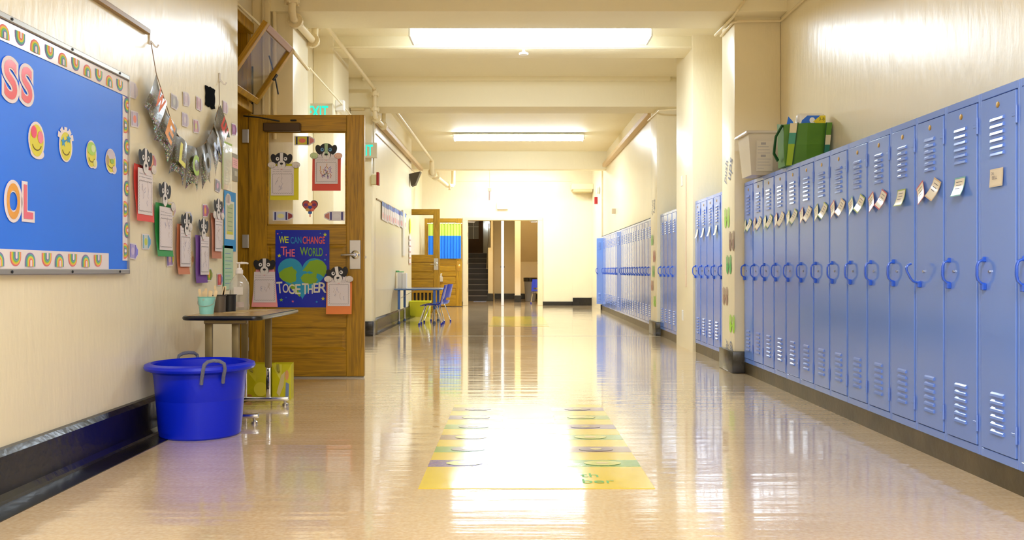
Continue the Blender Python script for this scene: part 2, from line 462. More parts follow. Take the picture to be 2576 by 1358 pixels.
for i in range(9):
    s_ = MB().box(-1.6, 25.8 + .28 * i, 0 if i == 0 else .16 * i - .02, -.73, 25.8 + .28 * (i + 1) + (0 if i < 8 else 1.9), .16 * (i + 1) - .002).build('step', M_STEP, st)
    MB().box(-1.6, 25.785 + .28 * i, .16 * (i + 1) - .02, -.73, 25.82 + .28 * i, .16 * (i + 1)).build('nosing', M_NOSE, s_)
hr = MB().tube([(-.76, 25.9, .95), (-.76, 28.2, 2.3), (-.76, 28.3, 2.38)], .018).tube([(-.76, 25.9, .95), (-.72, 25.95, .95)], .012).build('handrail', M_STEEL)
tag(hr, 'metal handrail on the wall beside the dark stairs', 'handrail')
ld = sempty('door_4', (-1.55, 29.9, 1.45), label='brown wooden door with glass panes on the stair landing', cat='door')
DW = mat('dark_brown_wood', (92, 58, 20), .5, vary=.25, vscale=6, stretch=(8, 1, 1))
MB().box(0, 0, 0, .55, .05, .5).box(0, 0, 1.35, .55, .05, 1.5).box(.4, 0, .5, .55, .05, 1.35).box(0, 0, .5, .05, .05, 1.35).build('leaf', DW, ld)
MB().box(.05, .02, .5, .4, .03, 1.35).build('pane', mat('grey_pane', (150, 150, 150), .2), ld)
MB().box(.21, .0, .5, .235, .05, 1.35).box(.05, .0, .9, .4, .05, .925).build('glazing_bar', M_WHITE, ld)
wn = MB().box(-.93, 29.86, 2.33, -.77, 29.95, 2.5).build('window_1', mat('daylight_pane', (205, 225, 255), .3, emit=3.0))
struct(wn)
mb = MB(); mb.bbox(-.3, -.14, .0, .14, .26, .015, .004); 
tag(MB().box(-1.12, 25.2, .001, -.76, 25.7, .006).build('floor_mat', mat('blue_grey_mat', (120, 132, 170), .3)), 'pale blue floor mat at the foot of the stairs', 'mat')
# trash can
tc_ = thing('trash_can', 'grey plastic trash can with black liner behind the end opening', 'trash can', (.51, 25.6, 0))
MB().lathe([(.14, 0), (.15, .01), (.185, .62), (.195, .64), (.195, .66), (.17, .66), (.13, .03)], n=20).build('can', mat('grey_bin', (120, 122, 128), .5), tc_)
MB().lathe([(.2, .57), (.205, .67), (.198, .68), (.165, .66), (.16, .5)], n=20).build('liner', mat('black_liner', (18, 18, 18), .25), tc_)

# unseen area lights added to brighten and warm the stair hall and landing
def area(name, loc, sx, sy, power, col=LAMP_COL, rot=(0, 0, 0)):
    l = bpy.data.lights.new(name, 'AREA'); l.shape = 'RECTANGLE'; l.size = sx; l.size_y = sy; l.energy = power; l.color = col
    o = bpy.data.objects.new(name, l); COL.objects.link(o); o.location = loc; o.rotation_euler = rot; return o
area('hall_fill', (.0, 24.0, 2.95), .9, .3, HALL * 8, (1.0, .82, .48))
area('landing_fill', (-1.2, 28.6, 2.95), .5, .5, HALL * .2, (1.0, .85, .6))

# ------------------------------------------------------------------ ceiling lamps
def lamp(x, y, z, strength, label, hang, L=2.44, W=.27, rot=0):
    t = thing('ceiling_light', label, 'light', (x, y, z), (0, 0, rot), 'fluorescent ceiling lights')
    e = mat('tube_glow_%d' % int(y * 10), (224, 240, 255) if y > 5 else (222, 234, 255), .4, emit=strength)
    mb = MB()
    prof = [(-W / 2, .07), (-W / 2, .03), (-W / 2 + .03, .005), (-.03, 0), (.03, 0), (W / 2 - .03, .005), (W / 2, .03), (W / 2, .07)]
    n = len(prof)
    vs = [(-L / 2, a, z_) for a, z_ in prof] + [(L / 2, a, z_) for a, z_ in prof]
    mb.add(vs, [(i, n + i, n + i + 1, i + 1) for i in range(n - 1)], 0, True)
    mb.build('diffuser', e, t)
    MB().bbox(-L / 2, -W / 2 - .005, .07, L / 2, W / 2 + .005, .105, .006).build('housing', M_WHITE, t)
    for s in (-1, 1): MB().bbox(s * L / 2 - .012, -W / 2 - .006, -.003, s * L / 2 + .012, W / 2 + .006, .1, .004).build('end_cap', M_WHITE, t)
    if hang > .03:
        for s in (-1, 1): MB().cyl((s * L * .35, 0, .105), (s * L * .35, 0, hang), .01, n=8).build('stem', M_WHITE, t)
    return t
lamp(.18, 9.1, 3.25, LAMP_A, 'long glowing fluorescent lamp nearest the camera under the ceiling', .22, W=.36)
lamp(.11, 16.7, 3.34, LAMP_B, 'glowing fluorescent lamp further down the hall, smaller in view', .13)
lamp(.1, 1.1, 3.3, LAMP_NEAR, 'fluorescent lamp overhead behind the camera', .17)
lamp(.1, -2.9, 3.3, LAMP_NEAR, 'added fill lamp, unseen, behind the camera by the back wall', .17)  # unseen lamp added to brighten the near bay
lamp(.1, 20.7, 3.3, LAMP_C, 'fluorescent lamp over the end doors hidden by the last beam', .17)
# little fittings
tag(MB().lathe([(0, 0), (.05, .0), (.055, .02), (.02, .035), (.012, .06), (0, .06)], (.12, 9.8, 3.27), 16).build('smoke_detector', mat('bright_white_plastic', (250, 250, 250), .4)), 'small white detector under the beam behind the nearest lamp', 'detector')
ph = thing('hanging_fixture', 'small white fixture hanging on a thin rod before the end wall', 'fixture', (-.53, 20.3, 0))
MB().cyl((0, 0, 2.78), (0, 0, CZ), .006, n=8).build('rod', M_PIPE, ph)
MB().bbox(-.045, -.03, 2.70, .045, .03, 2.78, .006).build('box', M_WHITE, ph)
MB().cyl((-.005, 0, 2.5), (0, 0, 2.7), .022, n=10).build('tube', mat('pale_pink_metal', (214, 196, 198), .4), ph)
tag(MB().bbox(-.4, D_END - .1, 2.44, -.12, D_END, 2.62, .006).build('wall_sign', M_WHITE), 'blank white sign box above the end door opening', 'sign')
# ------------------------------------------------------------------ lockers
LP = .297
ORD = ['first', 'second', 'third', 'fourth', 'fifth', 'sixth', 'seventh', 'eighth', 'ninth', 'tenth', 'eleventh', 'twelfth', 'thirteenth',
       'fourteenth', 'fifteenth', 'sixteenth', 'seventeenth', 'eighteenth', 'nineteenth', 'twentieth', 'twenty-first', 'twenty-second', 'twenty-third', 'twenty-fourth']
M_BADGE = mat('brass_badge', (176, 138, 62), .4, metal=.6)
def louver_geo(mb, cx, z, w=.095, h=.017, p=.009, y=-.004, m=0):
    x0, x1 = cx - w / 2, cx + w / 2
    vs = [(x0, y, z + h / 2), (x1, y, z + h / 2), (x0, y - p * .8, z + h * .1), (x1, y - p * .8, z + h * .1), (x0, y - p, z - h / 2), (x1, y - p, z - h / 2), (x0, y, z - h / 2), (x1, y, z - h / 2)]
    return mb.add(vs, [(0, 2, 3, 1), (2, 4, 5, 3), (4, 6, 7, 5), (0, 6, 4, 2), (1, 3, 5, 7)], m)
ZL = [1.517 - .0288 * i for i in range(6)] + [.377 - .031 * i for i in range(6)]
def handle_mesh(open_=False):
    mb = MB()
    c = [(-.0, -.004, .93), (-.0, -.02, .932), (-.0, -.034, .925), (-.0, -.04, .908), (-.0, -.04, .868), (-.0, -.036, .85), (-.0, -.022, .836), (-.0, -.006, .832)]
    T = None
    if open_: T = Matrix.Translation((0, -.012, .832)) @ Matrix.Rotation(math.radians(28), 4, 'X') @ Matrix.Translation((0, .012, -.832))
    mb.tube(c, .0058, 8, 0, T=T, sx=1.4)
    if not open_: mb.bbox(-.006, -.018, .925, .006, -.002, .947, .003)
    mb.bbox(-.013, -.022, .806, .013, -.003, .836, .004)
    mb.cyl((-.015, -.014, .824), (.015, -.014, .824), .005, n=8)
    return mb
def locker_proto(detail):
    t = thing('locker', 'tall blue metal locker', 'locker')
    mb = MB(); w = LP / 2 - .0006
    mb.box(-w, .012, .1, -w + .004, .31, 1.645); mb.box(w - .004, .012, .1, w, .31, 1.645)
    mb.box(-w, .012, 1.64, w, .31, 1.645); mb.box(-w, .012, .1, w, .31, .11); mb.box(-w, .3, .1, w, .31, 1.645)
    mb.bbox(-w, 0, .1, -w + .013, .014, 1.645, .002); mb.bbox(w - .013, 0, .1, w, .014, 1.645, .002)
    mb.bbox(-w + .012, 0, 1.613, w - .012, .014, 1.645, .002); mb.bbox(-w + .012, 0, .1, w - .012, .014, .136, .002)
    mb.build('cabinet', M_LOCK, t)
    hx = LP / 2 - .016
    d = bpy.data.objects.new('door', None)
    mb = MB(); mb.bbox(-2 * hx + .003, -.004, .14, -.003, .008, 1.609, .002)
    mb.box(-2 * hx + .003, .008, .14, -2 * hx + .018, .02, 1.609)
    if not detail:
        for z in ZL: louver_geo(mb, -hx, z)
    d = mb.build('door', M_LOCK, t, loc=(hx, 0, 0))
    if detail:
        for z in ZL: louver_geo(MB(), -hx, z).build('louver', M_LOCK, d)
    else:
        for z in (1.51, .235): mb.bbox(.0, -.008, z - .03, .008, .0, z + .03, .002)
    handle_mesh().build('handle', M_LHAND, d, loc=(-2 * hx + .035, 0, 0))
    if detail:
        MB().lathe([(0, 0), (.0125, 0), (.0125, .003), (.009, .004), (0, .004)], n=16, T=Matrix.Translation((-hx, -.003, 1.572)) @ Matrix.Rotation(PI / 2, 4, 'X')).build('number_plate', M_BADGE, d)
        for z in (1.51, .235):
            MB().cyl((.004, -.006, z - .035), (.004, -.006, z + .035), .005, n=8).bbox(-.03, -.0065, z - .006, .0, -.003, z + .006, .001).build('hinge', M_LOCK, d)
        MB().tube([(-2 * hx + .075, -.004, .885), (-2 * hx + .075, -.012, .885)], .006, 8).build('rivet', M_STEEL, d)
    return t
P1, P2 = locker_proto(True), locker_proto(False)
used = set()
OPEN_HANDLE = handle_mesh(True)
def put_locker(proto, d, label, group, swing=0.0):
    if proto in used: t = copy_tree(proto)
    else: used.add(proto); t = proto
    t.location = (XR, d, 0); t.rotation_euler = RR
    t['label'] = label; t['group'] = group
    for c in t.children:
        if c.name.startswith('door'): c.rotation_euler = (0, 0, math.radians(swing)); t_door = c
    return t, t_door
G1, G2, G3, G4 = ('lockers of the near row', 'lockers between the first two pillars', 'lockers between second and third pillar', 'lockers of the far row')
NEAR = []
rnd = random.Random(3)
for k in range(15):
    d = 7.508 - LP * k
    n = 13 - k       # 0 = the one with the white note at the right edge of the picture
    if n >= 0: lab = 'blue locker, %s from the hand-printed first pillar in the near row' % ORD[k]
    else: lab = 'blue locker cut off by the right edge of the picture'
    t, dr_ = put_locker(P1, d, lab, G1, swing=rnd.choice([.0, .25, -.0, .5, .35, .1]))
    NEAR.append((d, t, dr_))
    if n == 2:   # this one's pull is dropped
        for c in dr_.children:
            if c.name.startswith('handle'):
                me = OPEN_HANDLE.build('x', M_LHAND); c.data = me.data; bpy.data.objects.remove(me)
for k in range(5):
    put_locker(P1, 9.56 - LP * k, 'blue locker, %s from the far end between the first two pillars' % ORD[k], G2, swing=rnd.choice([.1, .3, 0]))
for k in range(4):
    put_locker(P2, 11.86 - LP * k, 'blue locker, %s from the far end between the second and third pillars' % ORD[k], G3, swing=rnd.choice([.1, .3, 0]))
for k in range(24):
    sw = rnd.choice([.0, .3, .5, .2, .7])
    lab = 'blue locker in the far row, %s from its far end' % ORD[k]
    if k == 0: sw = 27; lab = 'last locker of the far row, its door swung open'
    if k == 11: sw = 11; lab = 'locker halfway down the far row with its door ajar'
    put_locker(P2, 19.77 - LP * k, lab, G4, swing=sw)
B('trim_lockers', [(2.0, 12.6, 1.646, 2.03, 19.95, 1.654)], M_DARK)

# ------------------------------------------------------------------ name tags on the lockers
def bent_card(w, h, curl, border, face, marks, roll=0.0, name='name_tag'):
    """card whose lower end curls away from what it hangs on (towards -y)"""
    n = 7; T = Matrix.Rotation(roll, 4, 'Y')
    def surf(x0, x1, v0, v1, off, mi, mb):
        vs = []
        for i in range(n + 1):
            v = v0 + (v1 - v0) * i / n; q = (1 - v)
            y = -.002 - curl * q * q * h - off; z = (v - .5) * h
            vs += [(x0 * w, y, z), (x1 * w, y, z)]
        mb.add(vs, [(2 * i, 2 * i + 1, 2 * i + 3, 2 * i + 2) for i in range(n)], mi, True, T)
    mb = MB(); mats = [flatmat(border), mat('laminated_%d_%d_%d' % tuple(face), face, .18, coat=.5), flatmat((90, 84, 96))]
    surf(-.5, .5, 0, 1, 0, 0, mb); surf(-.44, .44, .06, .92, .0006, 1, mb)
    for j in range(marks):
        v = .74 - .17 * j
        surf(-.3 + .04 * (j % 2), .26 - .06 * j, v, v + .03, .0014, 2, mb)
    return mb, mats
RED, GRN, TEAL, TAN = (196, 92, 92), (160, 178, 84), (120, 178, 176), (206, 178, 140)
CREAM = (232, 222, 202)
def hang(mbm, name, X, d, z, rot, label, cat, group=None, off=.008):
    mb, mats = mbm
    s = 1 if X < 0 else -1
    o = mb.build(name, mats, loc=(X + s * off, d, z), rot=rot)
    return tag(o, label, cat, group)
def near_ord(k): return ORD[k]
tagspec = {13: [('single', (214, 200, 176))], 12: [('single', TEAL)], 11: [('pair', RED, TAN)], 10: [('single', GRN)], 9: [('pair', RED, RED)],
           8: [('pair', TEAL, GRN)], 7: [('pair', RED, TAN)], 6: [('pair', GRN, GRN)]}
cn = {RED: 'red-edged', GRN: 'green-edged', TEAL: 'teal-edged', TAN: 'tan'}
for k in range(14):
    d = 7.508 - LP * k; sp = tagspec.get(k)
    if sp is None: sp = [('pair', (RED if k % 2 else GRN), (TAN if k % 2 else GRN))]
    sp = sp[0]
    if k == 13:
        mbm = bent_card(.10, .075, .05, sp[1], (228, 214, 190), 0); 
        o = hang(mbm, 'name_tag', XR, d - .0, 1.272, RR, 'cream note with two words, on the locker at the right edge', 'name tag', 'locker name tags')
        p = Print(); p.text('DR', -.02, .018, .011, (90, 80, 90)); p.text('BELL', -.005, -.0, .013, (90, 80, 90)); p.build('lettering', o, loc=(0, -.006, 0))
    elif sp[0] == 'single':
        hang(bent_card(.095, .085, .28, sp[1], CREAM, 3), 'name_tag', XR, d, 1.262, RR, '%s name tag hanging alone on the locker %s from the right edge' % (cn[sp[1]], ORD[13 - k]), 'name tag', 'locker name tags')
    else:
        a, b = sp[1], sp[2]
        hang(bent_card(.078, .095, .14, a, CREAM, 3, -.5), 'name_tag', XR, d + .075, 1.268, RR, '%s name tag, left of the pair on the locker %s from the first pillar' % (cn[a], ORD[k]), 'name tag', 'locker name tags')
        hang(bent_card(.075, .095, .3, b, CREAM, 3, .42), 'name_tag', XR, d - .07, 1.272, RR, '%s name tag, right of the pair on the locker %s from the first pillar' % (cn[b], ORD[k]), 'name tag', 'locker name tags')
for k in range(4):
    hang(bent_card(.08, .1, .25, (200, 200, 196), (240, 238, 230), 2), 'name_tag', XR, 9.56 - LP * k, 1.285, RR, 'white name tag on the locker %s from the far end between the first pillars' % ORD[k], 'name tag', 'white locker name tags')

# ------------------------------------------------------------------ tub and shopping bag on the lockers
tb = thing('storage_tub', 'clear plastic storage tub with papers inside, on top of the lockers', 'storage tub', (1.89, 7.0, 1.646))
PL = plasticmat('clear_tub_plastic', (226, 214, 196), .55, .2)
def frust(mb, a, b, z0, z1, m=0, bot=True):
    (x0, y0, x1, y1), (X0, Y0, X1, Y1) = a, b
    vs = [(x0, y0, z0), (x1, y0, z0), (x1, y1, z0), (x0, y1, z0), (X0, Y0, z1), (X1, Y0, z1), (X1, Y1, z1), (X0, Y1, z1)]
    mb.add(vs, ([(0, 3, 2, 1)] if bot else []) + [(0, 1, 5, 4), (1, 2, 6, 5), (2, 3, 7, 6), (3, 0, 4, 7)], m); return mb
mb = MB(); frust(mb, (0, .02, .36, .3), (-.03, 0, .4, .33), .0, .335); frust(mb, (.006, .026, .354, .294), (-.024, .006, .394, .324), .006, .335)
mb.build('body', PL, tb)
mb = MB(); mb.tube([(-.045, -.015, .335), (.41, -.015, .335), (.41, .345, .335), (-.045, .345, .335)], .012, 6, closed=True); mb.bbox(-.05, -.02, .325, .0, .35, .345, .004)
mb.build('rim', mat('tub_rim', (206, 196, 180), .3), tb)
mb = MB(); mb.bbox(.03, .04, .01, .16, .28, .27, .006).bbox(.17, .05, .01, .33, .27, .25, .006)
mb.build('papers', mat('stacked_paper', (226, 214, 190), .7, vary=.12, vscale=20), tb)
p = Print(); rr_ = random.Random(5)
p.rect(.035, .03, .165, .27, (216, 206, 188), 1)
for i in range(9):
    z = .245 - .024 * i
    if i in (0, 4): p.rect(.07, z - .008, .11, z + .01, (168, 160, 158), 2)
    else: p.line([(.045, z), (.045 + .05 + .06 * rr_.random(), z)], .004, (176, 168, 168), 2)
p.build('printed_sheet', tb, loc=(0, .018, .0), rot=(.06, 0, 0))
MB().bbox(.18, .028, .012, .32, .045, .07, .003).build('yellow_folder', flatmat((176, 152, 60)), tb)
MB().bbox(.2, .028, .14, .215, .04, .16, .001).bbox(.2, .026, .16, .215, .042, .172, .001).build('glue_stick', flatmat((30, 30, 34)), tb)

bg = thing('shopping_bag', 'green reusable shopping bag with striped straps on the locker top', 'bag', (1.97, 6.42, 1.646))
G_ = mat('green_fabric', (74, 122, 14), .55, vary=.12, vscale=7, bump=.3, bscale=9)
mb = MB(); n = 8
mb.add([(.0, .0, 0), (.3, 0, 0), (.3, .16, 0), (0, .16, 0), (-.005, .0, .3), (.335, .0, .31), (.335, .17, .31), (-.005, .17, .33),
        (.15, -.015, .0), (.16, -.02, .31), (.15, -.028, .15), (-.012, -.01, .15), (.322, -.012, .16)],
       [(0, 8, 10, 11), (11, 10, 9, 4), (8, 1, 12, 10), (10, 12, 5, 9), (1, 2, 6, 5, 12), (3, 0, 11, 4, 7), (2, 3, 7, 6), (0, 3, 2, 1)], 0)
mb.build('body', G_, bg)
def strap(x0, x1, bands, nm):
    p = Print()
    for z0, z1, c in bands: p.poly([(x0[0] + (x0[1] - x0[0]) * z0 / .31, z0), (x1[0] + (x1[1] - x1[0]) * z0 / .31, z0), (x1[0] + (x1[1] - x1[0]) * z1 / .31, z1), (x0[0] + (x0[1] - x0[0]) * z1 / .31, z1)], c, 3)
    return p.build(nm, bg, loc=(0, -.03, 0))
strap((.0, .03), (.045, .085), [(.0, .155, (146, 172, 30)), (.155, .235, (66, 142, 118)), (.235, .305, (214, 200, 160))], 'strap')
strap((.262, .29), (.3, .333), [(.03, .06, (120, 160, 30)), (.06, .15, (26, 108, 88)), (.15, .22, (206, 196, 160)), (.22, .31, (84, 130, 26))], 'strap')
for q_ in ([(.045, .0), (.086, .31)], [(.262, .0), (.29, .31)]):
    p = Print(); p.line(q_, .008, (20, 70, 20), 4); p.build('piping', bg, loc=(0, -.03, 0))
MB().tube([(-.01, .02, .3), (-.05, .05, .22), (-.055, .08, .1), (-.02, .1, .05)], .008, 6, sx=2).build('side_gusset', flatmat((24, 78, 40)), bg)
pk = thing('diaper_pack', 'white blue and yellow plastic pack sticking out of the green bag', 'package', (2.02, 6.49, 1.935))
MB().bbox(.06, -.02, 0, .27, .06, .105, .03, seg=3).build('wrapper', mat('white_pack', (226, 222, 212), .25, bump=.4, bscale=16), pk)
p = Print(); p.poly([(.075, .0), (.215, .0), (.225, .085), (.13, .085), (.09, .05)], (44, 112, 214), 1); p.ell(.165, .05, .02, .022, (236, 236, 236), 2)
p.poly([(.17, .04), (.225, .085), (.262, .085), (.262, .03), (.2, .025)], (224, 204, 30), 2); p.text('3-8', .234, .06, .022, (50, 60, 20), 3); p.build('print', pk, loc=(0, -.021, 0))
MB().add([(-.02, 0, .0), (.045, 0, .0), (.035, .01, .045), (.0, .01, .085)], [(0, 1, 2, 3)]).build('blue_flap', flatmat((42, 116, 226)), pk)

# ------------------------------------------------------------------ hand prints and writing on the pillars
def handprint(w, h, col):
    p = Print()
    for s in (-1, 1):
        cx = s * w * .27
        p.ell(cx, -h * .22, w * .19, h * .27, col, 1, 14)
        for i in range(4):
            x = cx + (i - 1.5) * w * .095; L = h * (.36, .44, .46, .38)[i] if s > 0 else h * (.38, .46, .44, .36)[i]
            p.line([(x, -h * .1), (x + (i - 1.5) * w * .02, -h * .06 + L)], w * .07, col, 1)
        p.line([(cx - s * w * .1, -h * .3), (cx - s * w * .27, -h * .08)], w * .06, col, 1)
    return p
def pillar_prints(X, rows, word):
    for (px, y0, y1, col, cname) in rows:
        d, z1 = wl(px, y0, X); z0 = wl(px, y1, X)[1]
        o = handprint(.2, (z1 - z0), col).build('handprint_decal', loc=(X - .002, d, (z0 + z1) / 2), rot=RR)
        tag(o, '%s pair of handprints on the %s pillar' % (cname, word), 'handprint', 'handprints on the %s pillar' % word)
pillar_prints(1.914, [(1829, 516, 574, (168, 210, 92), 'topmost pale green'), (1841, 575, 632, (140, 112, 96), 'upper brown'), (1834, 636, 690, (92, 168, 88), 'dark green middle'),
               (1825, 716, 768, (164, 132, 110), 'lower brown'), (1842, 786, 838, (166, 214, 60), 'lowest bright lime')], 'first right')
pillar_prints(1.954, [(1641, 587, 618, (150, 200, 110), 'highest faint green'), (1646, 626, 660, (190, 130, 110), 'faint reddish upper'), (1644, 664, 698, (130, 190, 100), 'mid-height green'),
               (1641, 702, 732, (186, 140, 120), 'faint reddish lower'), (1647, 740, 772, (170, 218, 80), 'bottom lime')], 'third right')
def pwrite(X, px, y0, y1, txt, word, label):
    d, z1 = wl(px, y0, X); z0 = wl(px, y1, X)[1]
    p = Print(); ls = txt.split('|')
    for i, s_ in enumerate(ls): p.text(s_, (i - (len(ls) - 1) / 2) * .17, 0, .12, (128, 132, 156), 1, rot=1.15, w=(z1 - z0) * .9)
    tag(p.build('wall_writing', loc=(X - .002, d, (z0 + z1) / 2), rot=RR), label, 'lettering')
pwrite(1.914, 1833, 398, 460, 'push|ups', 0, 'grey-blue handwriting high on the first right pillar')
pwrite(1.914, 1834, 858, 890, 'hand|up', 0, 'small grey writing low on the first right pillar')
pwrite(1.954, 1644, 500, 540, 'push|ups', 0, 'faint handwriting high on the third right pillar')
# fittings on the second right pillar
XP = 1.97
def plate(X, px, py, w, h, name, label, cat, m=M_WHITE, t=.008):
    d, z = wl(px, py, X); s = -1 if X > 0 else 1
    return tag(MB().bbox(min(X, X + s * t), d - w / 2, z - h / 2, max(X, X + s * t), d + w / 2, z + h / 2, .002).build(name, m), label, cat)
plate(XP, 1718, 793, .075, .12, 'outlet', 'white outlet plate low on the second right pillar', 'outlet')
plate(XP, 1716, 455, .075, .12, 'switch_plate', 'small white switch plate high on the second right pillar', 'switch')
d_, z0_ = wl(1727, 440, XP); z1_ = wl(1727, 722, XP)[1]
tag(MB().bbox(XP - .012, d_ - .01, z1_, XP, d_ + .01, z0_, .003).build('cable_cover', mat('pinkish_cream_cover', (226, 200, 178), .4)), 'slim vertical cable cover on the second right pillar', 'cable cover')
d_, z_ = wl(1548, 531, 2.03)
tag(MB().bbox(1.96, d_ - .04, z_ - .05, 2.03, d_ + .04, z_ + .05, .004).build('wall_sensor', mat('beige_sensor', (206, 184, 150), .5)), 'small beige box on the wall above the far lockers', 'sensor')
tag(MB().bbox(1.93, 20.9, 2.46, 2.0, 21.0, 2.62, .004).build('fire_alarm', flatmat((170, 30, 34))), 'small red alarm in the far right corner', 'alarm')
cl_ = thing('wall_clock', 'white clock housing seen edge on in the far right corner', 'clock', (1.93, 20.4, 2.74))
MB().lathe([(0, 0), (.085, 0), (.09, .02), (.09, .06), (0, .07)], n=20, T=Matrix.Rotation(PI / 2, 4, 'Y') @ Matrix.Scale(1, 4)).build('case', M_WHITE, cl_)
d0 = 22.35
dc = thing('corner_duct', 'cream boxed duct under the ceiling in the far right corner', 'duct', (0, 0, 0))
MB().bbox(1.46, 22.0, 2.9, 2.0, 22.45, 3.05, .01).build('duct_box', M_PIPE, dc)
MB().bbox(1.5, 21.98, 2.84, 1.98, 22.4, 2.9, .004).build('grille', mat('tan_grille', (206, 190, 140), .5), dc)
# ------------------------------------------------------------------ panelled wooden doors
def wdoor(name, loc, W, H, glass, panels, label, slats=None):
    """hinged at x = 0, facing the camera; glass = (z0, z1), panels = [(z0, z1)...]"""
    t = struct(thing(name, label, 'door', loc)); T_ = .045; S = W * .155
    MB().bbox(0, 0, .012, S, T_, H, .003).build('stile', M_WV, t)
    MB().bbox(W - S, 0, .012, W, T_, H, .003).build('stile', M_WV, t)
    edges = sorted([glass] + panels + ([slats] if slats else []))
    z = .012; cuts = []
    for a, b in edges: cuts.append((z, a)); z = b
    cuts.append((z, H))
    for a, b in cuts: MB().bbox(S, 0.0008, a, W - S, T_ - .0008, b, .003).build('rail', M_WH, t)
    for a, b in panels:
        pm = MB(); pm.box(S - .002, .018, a - .002, W - S + .002, .028, b + .002)
        x0, x1 = S, W - S; e = .035
        vs = [(x0 + .012, .018, a + .012), (x1 - .012, .018, a + .012), (x1 - .012, .018, b - .012), (x0 + .012, .018, b - .012),
              (x0 + e, .007, a + e), (x1 - e, .007, a + e), (x1 - e, .007, b - e), (x0 + e, .007, b - e)]
        pm.add(vs, [(0, 1, 5, 4), (1, 2, 6, 5), (2, 3, 7, 6), (3, 0, 4, 7), (4, 5, 6, 7)])
        pm.build('panel', M_WH, t)
    a, b = glass
    MB().box(S, .02, a, W - S, .025, b).build('glass', M_CLEAR, t)
    g = MB()
    for x in (S, W - S - .012): g.bbox(x, .006, a, x + .012, .02, b, .003)
    for z in (a, b - .012): g.bbox(S, .006, z, W - S, .02, z + .012, .003)
    g.build('glazing_bead', M_WH, t)
    if slats:
        a, b = slats; n = 7
        MB().box(S, .03, a, W - S, .036, b).build('backing', M_DARK, t)
        for i in range(n):
            x = S + (W - 2 * S) * (i + .5) / n
            MB().bbox(x - .02, .004, a, x + .014, .03, b, .002).build('slat', M_WV, t)
    return t
def lockset(t, W, z, sc=1.0, lever=True, m=M_STEEL):
    lp = MB().bbox(W - .12, -.006, z - .12, W - .03, 0, z + .12, .002).build('lock_plate', m, t)
    l = MB(); l.lathe([(.0, .0), (.036, 0), (.036, .008), (.03, .014), (.016, .018), (.014, .05), (0, .05)], n=20, T=Matrix.Translation((W - .072, -.006, z)) @ Matrix.Rotation(PI / 2, 4, 'X'))
    if lever: l.tube([(W - .072, -.05, z), (W - .1, -.052, z), (W - .185, -.045, z - .004)], [.012, .011, .008], 10)
    else: l.lathe([(0, 0), (.012, 0), (.028, .014), (.028, .03), (.015, .04), (0, .042)], n=16, T=Matrix.Translation((W - .072, -.05, z)) @ Matrix.Rotation(PI / 2, 4, 'X'))
    l.build('lever' if lever else 'knob', M_CHROME if lever else mat('brass', (220, 180, 90), .25, metal=1), t)
DX, DD = -2.185, 7.34
door1 = wdoor('door_1', (DX, DD, 0), .955, 2.178, (1.262, 2.04), [(.59, 1.105), (.222, .415)], 'large golden oak classroom door standing open beside the table')
lockset(door1, .955, 1.02)
def hinge(t, z): MB().bbox(-.052, -.014, z - .055, -.006, -.004, z + .055, .002).cyl((-.004, -.01, z - .055), (-.004, -.01, z + .055), .007, n=8).build('hinge', mat('hinge_grey', (182, 178, 172), .35, metal=.3), t)
for z in (2.0, 1.13, .28): hinge(door1, z)
c_ = MB().bbox(.13, -.055, 2.035, .435, 0, 2.105, .006).build('door_closer', mat('bronze_closer', (72, 50, 20), .45, metal=.2), door1)
MB().tube([(-.03, -.05, 2.16), (.1, -.07, 2.145), (.27, -.06, 2.115)], .006, 6).build('closer_arm', M_DARK, door1)
MB().bbox(.345, -.012, 2.125, .395, 0, 2.137, .002).build('door_stop', M_DARK, door1)
MB().bbox(.955, .012, .99, .968, .03, 1.01, .001).build('latch', M_STEEL, door1)
MB().bbox(.1, -.004, .0, .95, .04, .011, .001).build('reflection_strip', M_ALU, door1)  # pale strip in place of the threshold reflection under the door
# frame of door 1 with its transom
fr = sempty('door_frame', label='brown wooden frame around the open classroom door', cat='door frame')
MB().bbox(-2.36, 7.36, 0, -2.2, 7.46, 2.94, .004).build('jamb', M_WV, fr)
MB().bbox(-2.2, 7.36, 0, -2.175, 7.55, 2.2, .004).build('casing', M_WV, fr)
MB().bbox(-2.36, 6.44, 0, -2.2, 6.5, 2.94, .004).build('jamb', M_WV, fr)
mw = wood('wood_along', False)
MB().bbox(-2.36, 6.5, 2.195, -2.16, 7.36, 2.27, .004).build('transom_bar', mw, fr)
MB().bbox(-2.36, 6.46, 2.86, -2.16, 7.4, 2.95, .006).build('head', mw, fr)
tr = sempty('window_2', (-2.12, 6.5, 2.262), label='transom window tilted open above the classroom door', cat='window')
tr.rotation_euler = (0, math.radians(34), 0)
W_, L_ = .8, .55
MB().bbox(-.02, 0, 0, .02, .055, L_, .004).build('stile', M_WV, tr); MB().bbox(-.02, W_ - .055, 0, .02, W_, L_, .004).build('stile', M_WV, tr)
MB().bbox(-.02, .055, 0, .02, W_ - .055, .05, .004).build('rail', mw, tr); MB().bbox(-.02, .055, L_ - .05, .02, W_ - .055, L_, .004).build('rail', mat('pinkish_pale_wood', (160, 116, 84), .35), tr)  # top rail in a paler, pinker tone than the other sash parts
MB().box(-.003, .055, .05, .003, W_ - .055, L_ - .05).build('glass', dullglass('transom_glass', (.95, .95, .9), .09), tr)
mb = MB(); zc = .27
mb.tube([(-.02, W_ - .03, zc), (-.02, W_ + .0, zc)], .012, 8)
mb.tube([(-.12, W_ - .02, zc + .12), (.0, W_ - .02, zc + .02), (.12, W_ - .02, zc - .10)], .006, 6).bbox(.018, W_ - .05, zc - .03, .03, W_ - .01, zc + .03, .002)
mb.build('transom_stay', M_DARK, tr)
